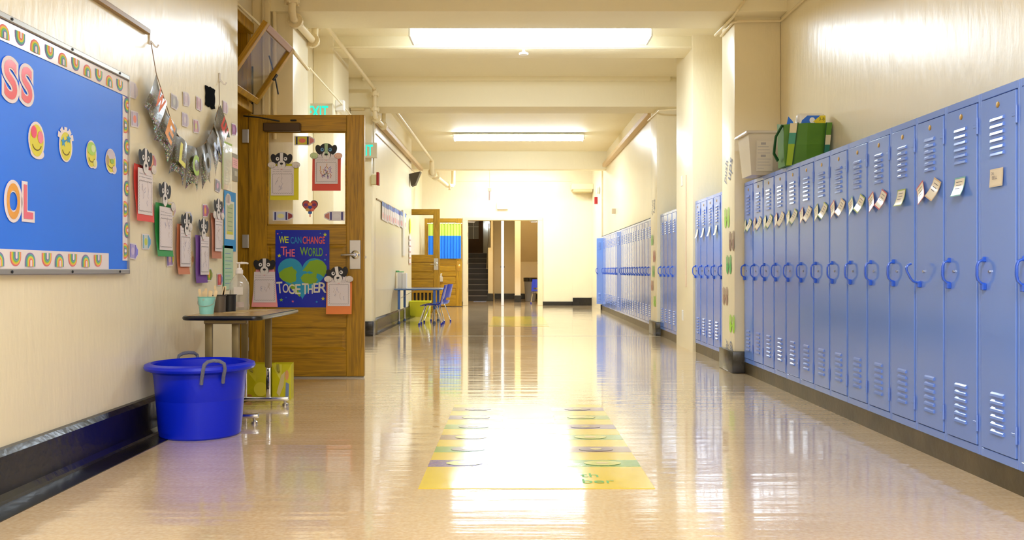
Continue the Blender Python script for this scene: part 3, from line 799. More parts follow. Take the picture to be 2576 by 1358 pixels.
# vertical pipes and casing on the first left pillar
pp = thing('pipe_chase', 'cream vertical pipes and cover beside the transom window', 'pipes', (0, 0, 0))
MB().bbox(-2.2, 7.47, 2.2, -2.05, 7.545, 3.4, .006).build('cover', M_PIPE, pp)
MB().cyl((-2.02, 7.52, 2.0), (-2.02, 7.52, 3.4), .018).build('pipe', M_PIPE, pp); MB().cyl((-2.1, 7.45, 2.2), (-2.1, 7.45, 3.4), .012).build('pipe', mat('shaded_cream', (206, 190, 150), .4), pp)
MB().cyl((-2.185, 7.44, 2.2), (-2.185, 7.44, 2.6), .008).build('cord', M_DARK, pp)

# ------------------------------------------------------------------ far doors on the left
door2 = wdoor('door_2', (-2.29, 18.2, 0), .79, 2.15, (1.2, 2.04), [(.84, 1.06), (.52, .72)], 'far classroom door with a bare window, standing open behind the blue table', slats=(.15, .43))
lockset(door2, .79, 1.02)
door3 = wdoor('door_3', (-2.17, 21.8, 0), .92, 2.17, (1.22, 2.08), [(.85, 1.03), (.55, .75), (.28, .46)], 'furthest wooden door, its window covered by a curtain')
lockset(door3, .92, 1.0, lever=False, m=mat('brass', (220, 180, 90), .25, metal=1))
ct = thing('curtain', 'lime and blue curtain gathered over the window of the furthest door', 'curtain', (-2.07, 21.74, 1.18))
def cloth(z0, z1, c, nm):
    mb = MB(); vs = []; N = 60
    for i in range(N + 1):
        x = .8 * i / N; a = .014 * math.sin(i * 1.15) + .006 * math.sin(i * .5)
        vs += [(x, a * (1.3 if z0 < .3 else 1), z0), (x, a, z1)]
    mb.add(vs, [(2 * i, 2 * i + 2, 2 * i + 3, 2 * i + 1) for i in range(N)], 0, True)
    return mb.build(nm, mat(nm, c, .8), ct, angle=80)
cloth(.0, .56, (34, 128, 246), 'blue_panel'); cloth(.56, .87, (194, 224, 96), 'lime_panel')
MB().cyl((-.03, .0, .86), (.83, 0, .86), .01, n=8).build('rod', M_WHITE, ct)
# ------------------------------------------------------------------ pipes, conduits, raceways
def pipe(name, pts, r, label, cat='pipe', m=None, flanges=()):
    t = thing(name, label, cat)
    MB().tube(pts, r, 12).build('run', m or M_PIPE, t)
    for p, ax in flanges:
        p = Vector(p); a = Vector(ax)
        mb = MB(); mb.cyl(p - a * .02, p + a * .02, r * 2.0, n=16)
        for k in range(5):
            an = 2 * PI * k / 5
            u = a.orthogonal().normalized(); w = a.cross(u)
            q = p + (u * math.cos(an) + w * math.sin(an)) * r * 1.75
            mb.cyl(q - a * .03, q + a * .03, r * .3, n=6)
        mb.build('flange', m or M_PIPE, t)
    return t
X_ = -1.83
def bend(a, b, z_hi, z_lo):
    return [(X_, a, z_hi), (X_, a + .02, z_hi - .02), (X_, a + .03, z_lo + .04), (X_, a + .06, z_lo), (X_, b - .06, z_lo), (X_, b - .03, z_lo + .04), (X_, b - .02, z_hi - .02), (X_, b, z_hi)]
pipe('sprinkler_pipe', [(X_, 3.2, 3.3), (X_, 7.3, 3.3)] + bend(7.32, 8.22, 3.3, 2.99), .032, 'thick cream flanged pipe passing under the first ceiling beam', flanges=[((X_, 7.35, 3.12), (0, 0, 1)), ((X_, 7.46, 2.99), (0, 1, 0)), ((X_, 8.1, 2.99), (0, 1, 0)), ((X_, 8.2, 3.15), (0, 0, 1))])
pipe('sprinkler_pipe', [(X_, 8.22, 3.29), (X_, 11.7, 3.29)], .022, 'cream sprinkler pipe along the ceiling between first and third beam')
pipe('sprinkler_pipe', [(X_, 11.7, 3.29)] + bend(11.72, 12.6, 3.29, 2.93)[1:-1] + [(X_, 12.6, 3.2)], .03, 'cream flanged pipe dropping under the third ceiling beam', flanges=[((X_, 11.75, 3.22), (0, 0, 1)), ((X_, 11.75, 3.02), (0, 0, 1)), ((X_, 11.9, 2.93), (0, 1, 0)), ((X_, 12.5, 2.93), (0, 1, 0))])
pipe('sprinkler_pipe', [(X_ + .12, 12.6, 3.22), (X_ + .12, 18.9, 3.22)], .026, 'cream sprinkler pipe along the far left ceiling')
pipe('sprinkler_pipe', [(X_ + .1, 18.9, 3.22), (X_ + .1, 19.0, 2.98), (X_ + .12, 19.7, 2.98), (X_ + .3, 20.6, 2.86), (X_ + .42, 20.7, 2.86), (X_ + .44, 20.72, 2.9), (X_ + .44, 20.72, 3.47)], .05, 'cream elbowed pipe cluster at the far left corner', flanges=[((X_ + .1, 19.05, 2.98), (0, 1, 0)), ((X_ + .12, 19.6, 2.98), (0, 1, 0)), ((X_ + .36, 20.65, 2.86), (1, 0, 0))])
pipe('conduit', [(-2.15, 6.5, 3.05), (-2.15, 6.9, 2.97), (-2.03, 7.42, 2.86), (-1.9, 7.5, 2.76), (-1.86, 7.53, 2.75), (-1.86, 8.08, 2.72)], .012, 'thin cream conduit above the transom turning along the first left pillar')
pipe('conduit', [(-1.87, 8.12, 2.75), (-1.89, 9.74, 2.73), (-1.9, 10.6, 2.7)], .009, 'thin conduit running past the second left pillar')
tag(MB().bbox(-1.97, 9.82, 2.66, -1.87, 9.9, 2.78, .006).build('junction_box', M_WHITE), 'small white junction box on the second left pillar', 'box')
tag(MB().bbox(-2.19, 11.95, 3.05, -2.0, 12.0, 3.38, .004).build('access_panel', mat('olive_cream_panel', (222, 204, 160), .4)), 'square cream access panel high on the third left pillar', 'panel')
tag(MB().bbox(-1.98, 12.7, 3.0, -1.9, 18.8, 3.07, .006).build('cable_raceway', mat('tan_raceway', (206, 176, 130), .5)), 'tan cable raceway along the top of the far left wall', 'raceway')
pipe('wall_wire', [(-1.99, 12.4, 2.88), (-1.99, 18.0, 2.88)], .007, 'thin wire along the upper far left wall', 'wire', mat('pinkish_wire', (200, 180, 165), .5))
tag(MB().bbox(1.93, 12.7, 3.12, 2.03, 19.1, 3.2, .006).build('cable_raceway', mat('tan_raceway', (206, 176, 130), .5)), 'tan cable raceway along the top of the far right wall', 'raceway')
pipe('conduit', [(2.3, 4.0, 3.03), (2.3, 7.6, 3.03), (1.93, 7.62, 3.03), (1.9, 7.66, 3.03), (1.9, 8.1, 3.03)], .011, 'cream conduit wrapping around the top of the first right pillar')
pipe('conduit', [(2.05, 7.46, 3.3), (1.9, 7.47, 3.09), (1.88, 7.55, 3.05), (1.86, 8.15, 3.05)], .012, 'second cream conduit passing under the first beam at the right')
pipe('conduit', [(2.28, 11.7, 3.02), (1.95, 11.8, 3.02), (1.94, 12.7, 3.04)], .011, 'cream conduit around the third right pillar')
# rail high on the near left wall
tag(MB().bbox(-2.0, 1.0, 2.175, -1.975, wl(368, 78)[0], 2.205, .004).build('picture_rail', mat('brown_rail', (150, 118, 70), .4)), 'brown metal display rail high on the near left wall', 'rail')
# fittings on the far left
def exit_sign(x0, x1, d, z0, z1, label, cut=False):
    t = thing('exit_sign', label, 'exit sign', ((x0 + x1) / 2, d, z0)); w = x1 - x0; h = z1 - z0
    MB().bbox(-w / 2, -.05, 0, w / 2, 0, h, .005).build('housing', mat('sign_beige', (206, 196, 168), .5), t)
    p = Print(); g = mat('exit_green', (20, 222, 196), .5, emit=.35)
    p.text('EXIT', -.01, h * .5, h * .72, g, 1, w=w * .74, offset=.02); p.build('lettering', t, loc=(0, -.051, 0))
    return t
exit_sign(-2.265, -1.955, 9.68, wl(0, 0)[1] * 0 + .89 + (680 - 305) * 9.68 / F, .89 + (680 - 262) * 9.68 / F, 'exit sign with teal letters rising above the open classroom door')
exit_sign(-2.15, -1.822, 11.93, .89 + 282 * 11.93 / F, .89 + 320 * 11.93 / F, 'exit sign half hidden behind the right edge of the classroom door')
pipe('conduit', [(-1.885, 11.99, 3.0), (-1.885, 11.99, 2.2)], .011, 'vertical conduit running down to the beige alarm box', m=mat('grey_conduit', (196, 186, 160), .4))
fa = thing('fire_alarm', 'red fire alarm on a beige box on the third left pillar', 'alarm', (-1.91, 12.0, 2.05))
MB().bbox(.0, -.06, 0, .07, .06, .13, .005).build('back_box', mat('beige_box', (206, 196, 150), .5), fa)
MB().bbox(.07, -.06, -.01, .105, .05, .165, .006).build('alarm', mat('alarm_red', (150, 26, 22), .35), fa)
sp = thing('loudspeaker', 'dark wedge loudspeaker high on the far left wall', 'speaker', (-2.0, 17.2, 0))
mb = MB(); d_ = 0
mb.add([(0, -.12, 2.75), (.22, -.12, 2.8), (.12, -.12, 2.55), (.04, -.12, 2.52), (0, .12, 2.75), (.22, .12, 2.8), (.12, .12, 2.55), (.04, .12, 2.52)],
       [(0, 3, 2, 1), (4, 5, 6, 7), (0, 1, 5, 4), (1, 2, 6, 5), (2, 3, 7, 6), (3, 0, 4, 7)])
mb.build('cabinet', mat('brown_black', (62, 48, 26), .5), sp)
# display strip of papers on the far left wall
tag(MB().bbox(-2.0, 12.95, 1.925, -1.985, 16.6, 1.945, .003).build('picture_rail', mat('brown_rail', (150, 118, 70), .4)), 'thin display rail holding papers on the far left wall', 'rail')
NTH = ['first', 'second', 'third', 'fourth', 'fifth', 'sixth', 'seventh', 'eighth', 'ninth', 'tenth', 'eleventh', 'twelfth', 'last']
for i in range(13):
    d = 13.55 + .235 * i
    if d > 16.5: break
    if 15.55 < d < 15.75: d += .08
    p = Print(); p.rect(-.105, -.14, .105, .14, (244, 232, 226), 1, .001); p.rect(-.105, .07, .105, .14, ((112, 140, 206), (130, 150, 214), (96, 110, 190))[i % 3], 2)
    p.ell(0, -.07, .06, .05, ((236, 160, 150), (240, 190, 190), (214, 150, 160))[i % 3], 2)
    tag(p.build('artwork', loc=(-1.983, d, 1.80 - .006 * (i % 3)), rot=(0, math.radians(3), PI / 2)), 'child artwork with blue top, %s from the near end of the far wall rail' % NTH[i], 'artwork', 'artworks on the far wall rail')
tag(MB().bbox(-2.0, 15.95, 1.15, -1.97, 16.2, 1.98, .006).build('wall_panel', mat('cream_white_panel', (226, 220, 206), .4)), 'tall narrow cream panel on the far left wall', 'panel')
tag(Print().ell(0, 0, .11, .15, (222, 214, 30), 1, thick=.003).build('yellow_card', loc=(-1.985, 17.15, 1.75), rot=RL), 'yellow oval card at the end of the far display rail', 'card')
for i in range(5):
    z = 1.52 - .115 * i
    p = Print(); p.rect(-.14, -.05, .14, .05, (244, 226, 224), 1, .002); p.rect(-.14, -.05, .14, -.035, (196, 120, 120), 2); p.rect(-.14, -.05, -.12, .05, (224, 190, 60), 2)
    tag(p.build('schedule_card', loc=(-1.985, 17.12, z), rot=RL), 'pink schedule card, %s down in the column below the yellow card' % NTH[i], 'card', 'pink schedule cards')

# ------------------------------------------------------------------ floor games
def floor_game(y0, L, full, label):
    x0, x1 = -.385, .58
    t = thing('floor_game', label, 'floor decal', (0, y0, .0)); t_ = .0025
    Y, Gn, Pu, Br, Bl = (238, 208, 52), (112, 176, 92), (120, 104, 170), (150, 118, 112), (128, 136, 196)
    def piece(nm, a, b, c, d, col, up=0, q=None):
        o = MB().box(a, c, 0.0003, b, d, t_ + up).build(nm, mat('decal_%d_%d_%d' % col, col, .14, coat=.5, bump=.2, bscale=6), t); return o
    piece('base', x0, x1, 0, L, Y)
    if not full:
        for i, c in enumerate((Gn, Gn, Gn, Gn)):
            piece('tile', x0 + (.0, .5, .1, .6)[i], x0 + (.35, .95, .4, .9)[i], L * (.02, .1, .9, .8)[i], L * (.05, .14, .94, .85)[i], c, .001)
        return
    cx0, cx1 = -.06, .245
    z = .40
    cols = [(Pu, Gn), (Gn, Br), (Br, Gn), (Gn, Pu), (Pu, Gn), (Br, Pu)]
    for i, (l, r) in enumerate(cols):
        a = z + .318 * i
        for (u0, u1, c) in ((x0, cx0, l), (cx1, x1, r)):
            o = piece('tile', u0, u1, a, a + .14, c, .0004)
            m_ = (u0 + u1) / 2
            el = MB(); n = 20; ww = .085
            el.add([(m_ + ww * math.cos(2 * PI * k / n), a + .07 + .05 * math.sin(2 * PI * k / n), t_ + .0018) for k in range(n)], [tuple(range(n))])
            el.add([(m_ + .03 * math.cos(2 * PI * k / n), a + .07 + .02 * math.sin(2 * PI * k / n), t_ + .0024) for k in range(n)], [tuple(range(n))], 1)
            el.build('flower', [mat('decal_a%d' % (i % 2), ((214, 222, 120), (110, 100, 150))[(i + (u0 > 0)) % 2], .14, coat=.5), mat('decal_eye', (236, 220, 160), .14, coat=.5)], o)
        if i < 5: piece('tile', cx0, cx1, .27 + .318 * i if i else .27, (.27 + .318 * i) + .13, (Bl, Pu, Bl, Pu, Bl)[i], .0004)
    p = Print(); 
    for s_, u_, v_ in (('th', .33, .23), ('ber', .36, .12)):
        p = Print(); p.text(s_, 0, 0, .07, (120, 190, 100), .2); p.build('lettering', t, loc=(u_, v_, t_ + .0008), rot=(-PI / 2, 0, 0))
floor_game(3.61, 2.26, True, 'yellow hopscotch floor decal with purple and green tiles in the foreground')
floor_game(14.1, 3.0, False, 'second yellow and green floor decal far down the hall')
tag(MB().box(-2.0, 12.0, .0002, 2.0, 12.06, .0015).build('floor_strip', mat('pale_floor_strip', (226, 214, 196), .15)), 'pale joint strip across the floor at the third pillars', 'floor strip')
# ------------------------------------------------------------------ bulletin board
BZ0, BZ1, BD0, BD1 = .872, 1.892, 2.2, 4.574
bb = thing('bulletin_board', 'large bright blue bulletin board with rainbow border on the near left wall', 'bulletin board', (-2.0, BD1, BZ0), RL)
Wb, Hb = BD1 - BD0, BZ1 - BZ0
MB().box(-Wb, -.012, 0, 0, 0, Hb).build('blue_field', mat('board_blue', (36, 122, 252), .45, vary=.06, vscale=1.5, bump=.06, bscale=6), bb)
mb = MB(); f = .024
mb.bbox(-Wb, -.026, 0, 0, 0, f, .003).bbox(-Wb, -.026, Hb - f, 0, 0, Hb, .003).bbox(-.008, -.026, 0, 0, 0, Hb, .002).bbox(-Wb, -.026, 0, -Wb + f, 0, Hb, .003)
mb.build('frame', M_ALU, bb)
for i in range(5):
    for z in (f * .5, Hb - f * .5): MB().cyl((-.12 - .48 * i, -.029, z), (-.12 - .48 * i, -.025, z), .006, n=8).build('screw', M_DARK, bb)
RB = [(142, 110, 176), (96, 176, 176), (110, 186, 140), (232, 222, 60), (240, 190, 90), (236, 110, 116), (240, 224, 224)]
RB2 = [(236, 110, 116), (240, 180, 110), (226, 214, 40), (130, 190, 100), (110, 186, 176), (130, 120, 180), (240, 228, 230)]
def rainbow(p, cx, cz, w, h, flip, order, rot=0.0):
    for j, c in enumerate(order):
        q = 1 - j * .135
        pts = []
        for k in range(15):
            a = PI * k / 14; x = w / 2 * q * math.cos(a); z = h * .62 * q * math.sin(a) + h * .0
            pts.append((x, z + h * .36 - h * .5))
        pts.append((-w / 2 * q, -h * .5)); pts.append((w / 2 * q, -h * .5))
        if flip: pts = [(-x, -z) for x, z in pts]
        c_, s_ = math.cos(rot), math.sin(rot)
        p.poly([(cx + x * c_ - z * s_, cz + x * s_ + z * c_) for x, z in pts], c, 2 + j)
PAPER = mat('border_paper', (240, 230, 230), .16, coat=.4)
p = Print(); p.rect(-Wb + f, 0, -(BD1 - 4.355), .078, PAPER, 1, .001)
cs = [3.537, 3.644, 3.773, 3.878, 3.996, 4.117, 4.238]; k = 0
for c in [3.537 - .118 * i for i in range(10, 0, -1)] + cs:
    up = (round((c - 3.537) / .118) % 2 == 1)
    rainbow(p, c - BD1, .039, .078, .058, not up, RB if up else RB2)
p.build('border_strip', bb, loc=(0, -.0145, f))
p = Print(); p.rect(-Wb + f, 0, -.004, .082, PAPER, 1, .001)
for i in range(20):
    rainbow(p, -.1 - .113 * i, .038, .075, .056, i % 2 == 0, RB if i % 2 == 0 else RB2)
p.build('border_strip', bb, loc=(0, -.0145, Hb - f - .084))
p = Print(); p.rect(-.063, 0, -.008, .84, PAPER, 1, .001)
for i in range(8):
    rainbow(p, -.026, .05 + .107 * i, .08, .05, False, RB if i % 2 else RB2, rot=PI / 2 if i % 2 else -PI / 2)
p.build('border_strip', bb, loc=(0, -.0142, .068))

def on_left(o_or_print, name, px, py, label, cat, group=None, off=.004, rot=0.0, tilt=0.0, X=XL):
    d, z = wl(px, py, X)
    return tag(o_or_print.build(name, loc=(X + off, d, z), rot=(0, tilt, PI / 2) if tilt else RL), label, cat, group)
def letter(ch, px, py, h, w, col, label):
    d, z = wl(px, py)
    t = thing('letter_%s' % ch.lower(), label, 'letter', (-2.0 + .0145, d, z), RL, 'cut-out letters on the blue board')
    p = Print(); p.text(ch, 0, 0, h, (238, 226, 230), 1, w=w, offset=.075); p.build('white_backing', t)
    p = Print(); p.text(ch, 0, 0, h * .84, mat('letter_%d_%d_%d' % col, col, .2, coat=.6), 3, w=w * .72, offset=.03); p.build('face', t)
letter('S', 17, 200, .185, .125, (236, 92, 108), 'pink letter S cut by the left edge, on the blue board')
letter('S', 58, 214, .175, .112, (240, 104, 124), 'pink letter S second from the left, right of the other S')
letter('O', 24, 506, .17, .13, (238, 160, 40), 'orange letter O low on the blue board at the left edge')
letter('L', 62, 508, .165, .098, (240, 104, 130), 'pink letter L low on the blue board')
def smiley(px, py, w, h, kind, label):
    d, z = wl(px, py)
    t = thing('smiley_sticker', label, 'sticker', (-2.0 + .0145, d, z), RL, 'smiley stickers on the blue board')
    Y = mat('smiley_yellow', (226, 214, 24), .3, coat=.4)
    p = Print(); p.ell(0, 0, w / 2, h / 2, (238, 226, 226), 1, 28)
    if kind == 1: p.ell(w * .05, -h * .36, w * .42, h * .16, (238, 226, 226), 1)
    if kind == 2:
        for k in range(5): p.line([(0, h * .2), (w * .6 * math.cos(PI * (.1 + .2 * k)), h * .2 + h * .38 * math.sin(PI * (.1 + .2 * k)))], w * .22, (238, 226, 226), 1)
    if kind >= 3: p.ell(w * .3, -h * .3, w * .26, h * .2, (238, 226, 226), 1)
    p.build('white_backing', t)
    p = Print(); p.ell(0, -.002, w * .42, h * .44, Y, 2, 28)
    dk = (96, 70, 20)
    p.line([(w * .28 * math.cos(a), -h * .08 + h * .2 * math.sin(a)) for a in [PI * (1.1 + .8 * i / 8) for i in range(9)]], .004, dk, 4)
    if kind == 1:
        p.ell(-w * .18, h * .2, w * .17, h * .17, (240, 92, 120), 4); p.ell(w * .22, h * .1, w * .17, h * .17, (244, 140, 160), 4)
    elif kind == 2:
        for cx, cz in ((-w * .2, h * .1), (w * .2, h * .24)):
            pts = []
            for k in range(10):
                a = PI / 2 + PI * k / 5; r = (.17 if k % 2 == 0 else .08) * h
                pts.append((cx + r * .9 * math.cos(a), cz + r * math.sin(a)))
            p.poly(pts, (60, 160, 220), 4)
        p.line([(-w * .2, h * .1), (w * .2, h * .24)], .006, (60, 140, 200), 5)
    elif kind == 3:
        p.ell(0, h * .2, w * .42, h * .24, (176, 216, 96), 4); p.ell(w * .12, h * .22, w * .2, h * .14, (216, 232, 170), 5); p.ell(w * .3, -h * .3, w * .16, h * .13, (226, 226, 150), 4)
    else:
        p.ell(0, h * .26, w * .38, h * .2, (206, 196, 210), 4); p.ell(-w * .3, 0, w * .13, h * .2, (186, 160, 110), 4); p.ell(w * .3, -h * .3, w * .16, h * .13, (226, 200, 200), 4)
        p.ell(w * .1, h * .0, w * .18, h * .1, (150, 190, 90), 5)
    p.build('face', t)
smiley(83, 352, .128, .152, 1, 'yellow smiley sticker with pink heart eyes on the blue board')
smiley(157, 367, .118, .143, 2, 'yellow smiley sticker wearing blue star glasses')
smiley(222, 388, .104, .13, 3, 'yellow smiley sticker with a green mask across its top')
smiley(271, 405, .115, .122, 4, 'smallest smiley sticker with grey hair, rightmost on the board')

# ------------------------------------------------------------------ puppy pages and crayons
def tape(p, x, z, w=.05, h=.02): p.rect(x - w / 2, z - h / 2, x + w / 2, z + h / 2, (232, 226, 206), 12)
def puppy_page(name, label, X, d, z, rot, back, w=.225, h=.3, sheet=(-.0, -.0), headx=0.0, headz=0.0, seed=1, eye=None, tilt=0.0, taper=0.0, color=False, paws=True, head_rot=0.0, sw=.19, group=None):
    rn = random.Random(seed)
    t = thing(name, label, 'student page', (X, d, z), rot, group)
    if tilt: t.rotation_euler = (rot[0], tilt, rot[2])
    mb = MB(); n = 8; vs = []
    for i in range(n + 1):
        v = i / n; ww = w / 2 * (1 - taper * v); y = -.001 - .012 * (1 - v) ** 2 - (.004 * math.sin(v * 5 + seed))
        vs += [(-ww, y, -h / 2 + h * v), (ww, y, -h / 2 + h * v)]
    mb.add(vs, [(2 * i, 2 * i + 1, 2 * i + 3, 2 * i + 2) for i in range(n)], 0, True); mb.build('backing_paper', flatmat(back), t)
    sx, sz = sheet; sh = h * .84
    p = Print(); x0, x1, z0, z1 = sx - sw / 2, sx + sw / 2, sz - sh / 2 + .012, sz + sh / 2 + .004
    p.poly([(x0, z0), (x1, z0), (x1 - taper * .03, z1), (x0 + taper * .03, z1)], (226, 216, 218), 1)
    p.text('This is how', sx - sw * .28, z1 - .028, .007, (140, 130, 136), 2, w=sw * .28); p.text('got ready for kindergarten', sx, z1 - .046, .007, (120, 112, 118), 2, w=sw * .84)
    p.line([(sx - sw * .1, z1 - .032), (sx + sw * .4, z1 - .032)], .0015, (130, 124, 130), 2)
    bx0, bx1, bz0, bz1 = x0 + .014, x1 - .014, z0 + .018, z1 - .066
    def wav(a, b, nn):
        o = []
        for i in range(nn * 4 + 1):
            q = i / (nn * 4); x = a[0] + (b[0] - a[0]) * q; zz = a[1] + (b[1] - a[1]) * q; s = .003 * math.sin(i * PI / 2)
            o.append((x + (s if a[0] == b[0] else 0), zz + (s if a[1] == b[1] else 0)))
        return o
    for a, b, nn in (((bx0, bz0), (bx1, bz0), 9), ((bx1, bz0), (bx1, bz1), 10), ((bx1, bz1), (bx0, bz1), 9), ((bx0, bz1), (bx0, bz0), 10)): p.line(wav(a, b, nn), .0022, (110, 104, 108), 2)
    cs_ = [(120, 110, 180), (180, 90, 60), (110, 130, 110), (210, 150, 60), (150, 110, 170)]
    for i in range(7 if not color else 16):
        cx = sx + rn.uniform(-.05, .05); cz = (bz0 + bz1) / 2 + rn.uniform(-.06, .04)
        pts = [(cx + .012 * rn.uniform(-1, 1), cz + .018 * j * rn.uniform(.3, 1)) for j in range(4)]
        p.line(pts, .0024 if not color else .005, rn.choice(cs_) if color else rn.choice([(170, 160, 176), (190, 170, 160), (140, 140, 180)]), 3)
    p.build('worksheet', t, loc=(0, -.016, 0))
    # head
    hz = h / 2 + .02 + headz; hx = headx; p = Print(); K, Wt = (34, 32, 34), (226, 220, 218)
    c_, s_ = math.cos(head_rot), math.sin(head_rot)
    def E(x, zz, a, b, col, l, r=0.0): p.ell(hx + x * c_ - zz * s_, hz + x * s_ + zz * c_, a, b, col, l, 18, r + head_rot)
    for s in (-1, 1): E(s * .062, .018, .026, .042, K, 1, -s * .35)
    E(0, .02, .058, .052, K, 2); E(0, -.02, .04, .045, K, 2); E(0, -.03, .034, .036, Wt, 4)
    p.poly([(hx + x * c_ - zz * s_, hz + x * s_ + zz * c_) for x, zz in ((-.014, .07), (-.012, .0), (-.02, -.03), (.02, -.03), (.012, .0), (.014, .07))], Wt if not color else (160, 190, 150), 4)
    for s in (-1, 1): E(s * .033, .018, .014, .015, eye or (236, 232, 230), 5); E(s * .031, .02, .006, .007, K, 6)
    E(0, -.022, .013, .009, K, 6); E(0, -.058, .011, .012, (232, 130, 140), 3)
    p.line([(hx, hz - .03), (hx, hz - .045)], .002, K, 6)
    p.build('puppy_head', t, loc=(0, -.018, 0))
    if paws:
        for s in ((-1, 1) if paws is True else (paws,)):
            q = Print(); pc = (224, 214, 206) if not color else ((196, 214, 160) if s < 0 else (236, 190, 170))
            q.ell(0, 0, .034, .026, (120, 110, 108), 1); q.ell(0, 0, .032, .024, pc, 2)
            for k in (-1, 0, 1): q.line([(k * .013, -.018), (k * .013, -.004)], .0015, (110, 100, 100), 3)
            q.build('paw', t, loc=(s * (w / 2 - .018), -.021, h / 2 - .012))
    return t
def crayon(w=.15, h=.08, cols=((226, 206, 60), (40, 44, 90), (220, 110, 90)), tip=(210, 110, 120), flip=1):
    p = Print(); a, b, c = cols
    p.poly([(-w * .5, -h * .5), (w * .24, -h * .5), (w * .5, -h * .2), (w * .5, h * .2), (w * .24, h * .5), (-w * .5, h * .5)], (226, 218, 222), 1, .0008)
    p.rect(-w * .46, -h * .42, w * .22, h * .42, a, 2); p.rect(-w * .42, -h * .42, -w * .34, h * .42, b, 3); p.rect(w * .12, -h * .42, w * .2, h * .42, b, 3)
    p.ell(-w * .11, 0, w * .17, h * .24, c, 3)
    p.poly([(w * .24, -h * .36), (w * .45, -h * .14), (w * .45, h * .14), (w * .24, h * .36)], tip, 2)
    if flip < 0: p.mb.v = [(-x, y, z) for x, y, z in p.mb.v]; p.mb.f = [f[::-1] for f in p.mb.f]
    return p
WPG = 'puppy pages on the left wall'
def wallpage(px0, px1, yb, label, back, seed, **k):
    d0, d1 = F * 2.0 / (1290 - px0), F * 2.0 / (1290 - px1); d = (d0 + d1) / 2
    zb = CH + (680 - yb) * d / F
    return puppy_page('puppy_page', label, -1.985, d, zb + .15, RL, back, w=d1 - d0, seed=seed, **k)
wallpage(330, 374, 557, 'red student page with a black and white puppy, nearest the bulletin board', (222, 72, 62), 1, sheet=(-.008, .0), paws=1, headx=-.01, group=WPG)
wallpage(383, 423, 645, 'green student page with a long-eared puppy head, left wall', (40, 146, 66), 2, sheet=(.004, .0), paws=1, headx=-.02, headz=.03, group=WPG)
wallpage(437, 467, 690, 'orange-tan student page with puppy, third page from the bulletin board', (204, 124, 84), 3, sheet=(.01, .01), paws=1, sw=.17, headx=.02, headz=-.02, group=WPG)
wallpage(484, 513, 711, 'purple student page hanging lowest on the left wall', (112, 62, 152), 4, sheet=(.03, .015), paws=False, sw=.16, headx=.0, headz=.02, group=WPG)
wallpage(524, 549, 650, 'tan student page with puppy, beside the blue poster', (196, 126, 96), 5, sheet=(.015, .012), paws=True, sw=.15, headx=.0, headz=.01, group=WPG)
CRG = 'crayon cut-outs on the left wall'
Wt, Gy = (222, 212, 216), (190, 186, 190)
for px, py, a, b, c, tp, lab in [
    (333, 227, Wt, (186, 180, 200), Wt, Wt, 'white crayon cut-out beside the top corner of the bulletin board'),
    (339, 300, (214, 200, 216), (180, 170, 200), (240, 150, 130), (214, 214, 190), 'white crayon cut-out with coral middle, right of the board'),
    (438, 257, Gy, (170, 170, 176), (206, 206, 200), Gy, 'grey crayon cut-out right of the banner letter W'),
    (468, 250, Wt, (196, 176, 196), (220, 200, 210), Wt, 'pale pink crayon cut-out above the banner middle'),
    (500, 262, (222, 190, 200), (176, 120, 130), (210, 180, 180), Wt, 'dull pink crayon cut-out left of the black paper'),
    (465, 302, (208, 196, 214), (190, 176, 200), Wt, Wt, 'lilac crayon cut-out in the loop of the banner'),
    (493, 318, (222, 180, 190), (170, 110, 130), (214, 208, 140), Wt, 'pink and yellow crayon cut-out in the loop of the banner'),
    (566, 271, (220, 196, 206), (170, 130, 150), (214, 190, 200), Wt, 'pinkish crayon cut-out right of the banner top end'),
    (588, 326, (170, 110, 160), (150, 40, 80), (190, 140, 190), (150, 110, 180), 'purple crayon cut-out at the wall corner'),
    (381, 407, (240, 168, 130), (200, 100, 110), (250, 200, 150), (210, 130, 150), 'orange crayon cut-out behind the red page'),
    (431, 527, (224, 206, 90), (228, 190, 190), (228, 190, 190), (206, 170, 180), 'yellow and pink crayon cut-out right of the green page'),
    (474, 550, (206, 190, 150), (130, 160, 190), (220, 190, 150), (140, 160, 200), 'tan and blue crayon cut-out right of the third puppy'),
    (367, 608, (206, 214, 206), (80, 170, 210), (200, 210, 90), (90, 170, 230), 'light blue crayon cut-out between the red and green pages'),
    (334, 632, (176, 166, 220), (120, 110, 200), (206, 190, 226), (130, 130, 230), 'violet crayon cut-out touching the lower board corner'),
    (427, 651, (186, 150, 200), (50, 70, 150), (226, 180, 190), (216, 200, 60), 'navy and pink crayon cut-out below the green page'),
    (516, 530, (220, 120, 130), (90, 110, 190), (236, 170, 90), (190, 100, 150), 'coral and blue crayon cut-out left of the last puppy'),
    (556, 533, (216, 160, 190), (170, 110, 150), (200, 170, 200), (190, 160, 200), 'rose crayon cut-out right of the last puppy'),
    (547, 468, (170, 166, 170), (120, 110, 130), (220, 170, 190), Gy, 'grey and rose crayon cut-out below the clear lime folder'),
    (526, 691, (150, 176, 50), (80, 90, 50), (226, 160, 40), (170, 180, 60), 'lime crayon cut-out below the tan page'),
    (552, 703, (216, 90, 80), (160, 60, 90), (226, 120, 110), (120, 140, 190), 'red crayon cut-out above the table')]:
    on_left(crayon(.115, .085, (a, b, c), tp), 'crayon_cutout', px, py, lab, 'cut-out', CRG, off=.004, tilt=random.uniform(-.1, .1))
p = Print(); p.poly([(-.05, -.04), (-.02, -.05), (.03, -.03), (.05, .0), (.02, .05), (-.03, .045), (-.055, .01)], (210, 184, 140), 1, .002); p.ell(.02, .0, .02, .02, (190, 140, 100), 2); p.ell(-.02, .02, .014, .02, (226, 206, 170), 2)
on_left(p, 'animal_cutout', 480, 652, 'small tan animal cut-out between the orange and purple pages', 'cut-out')
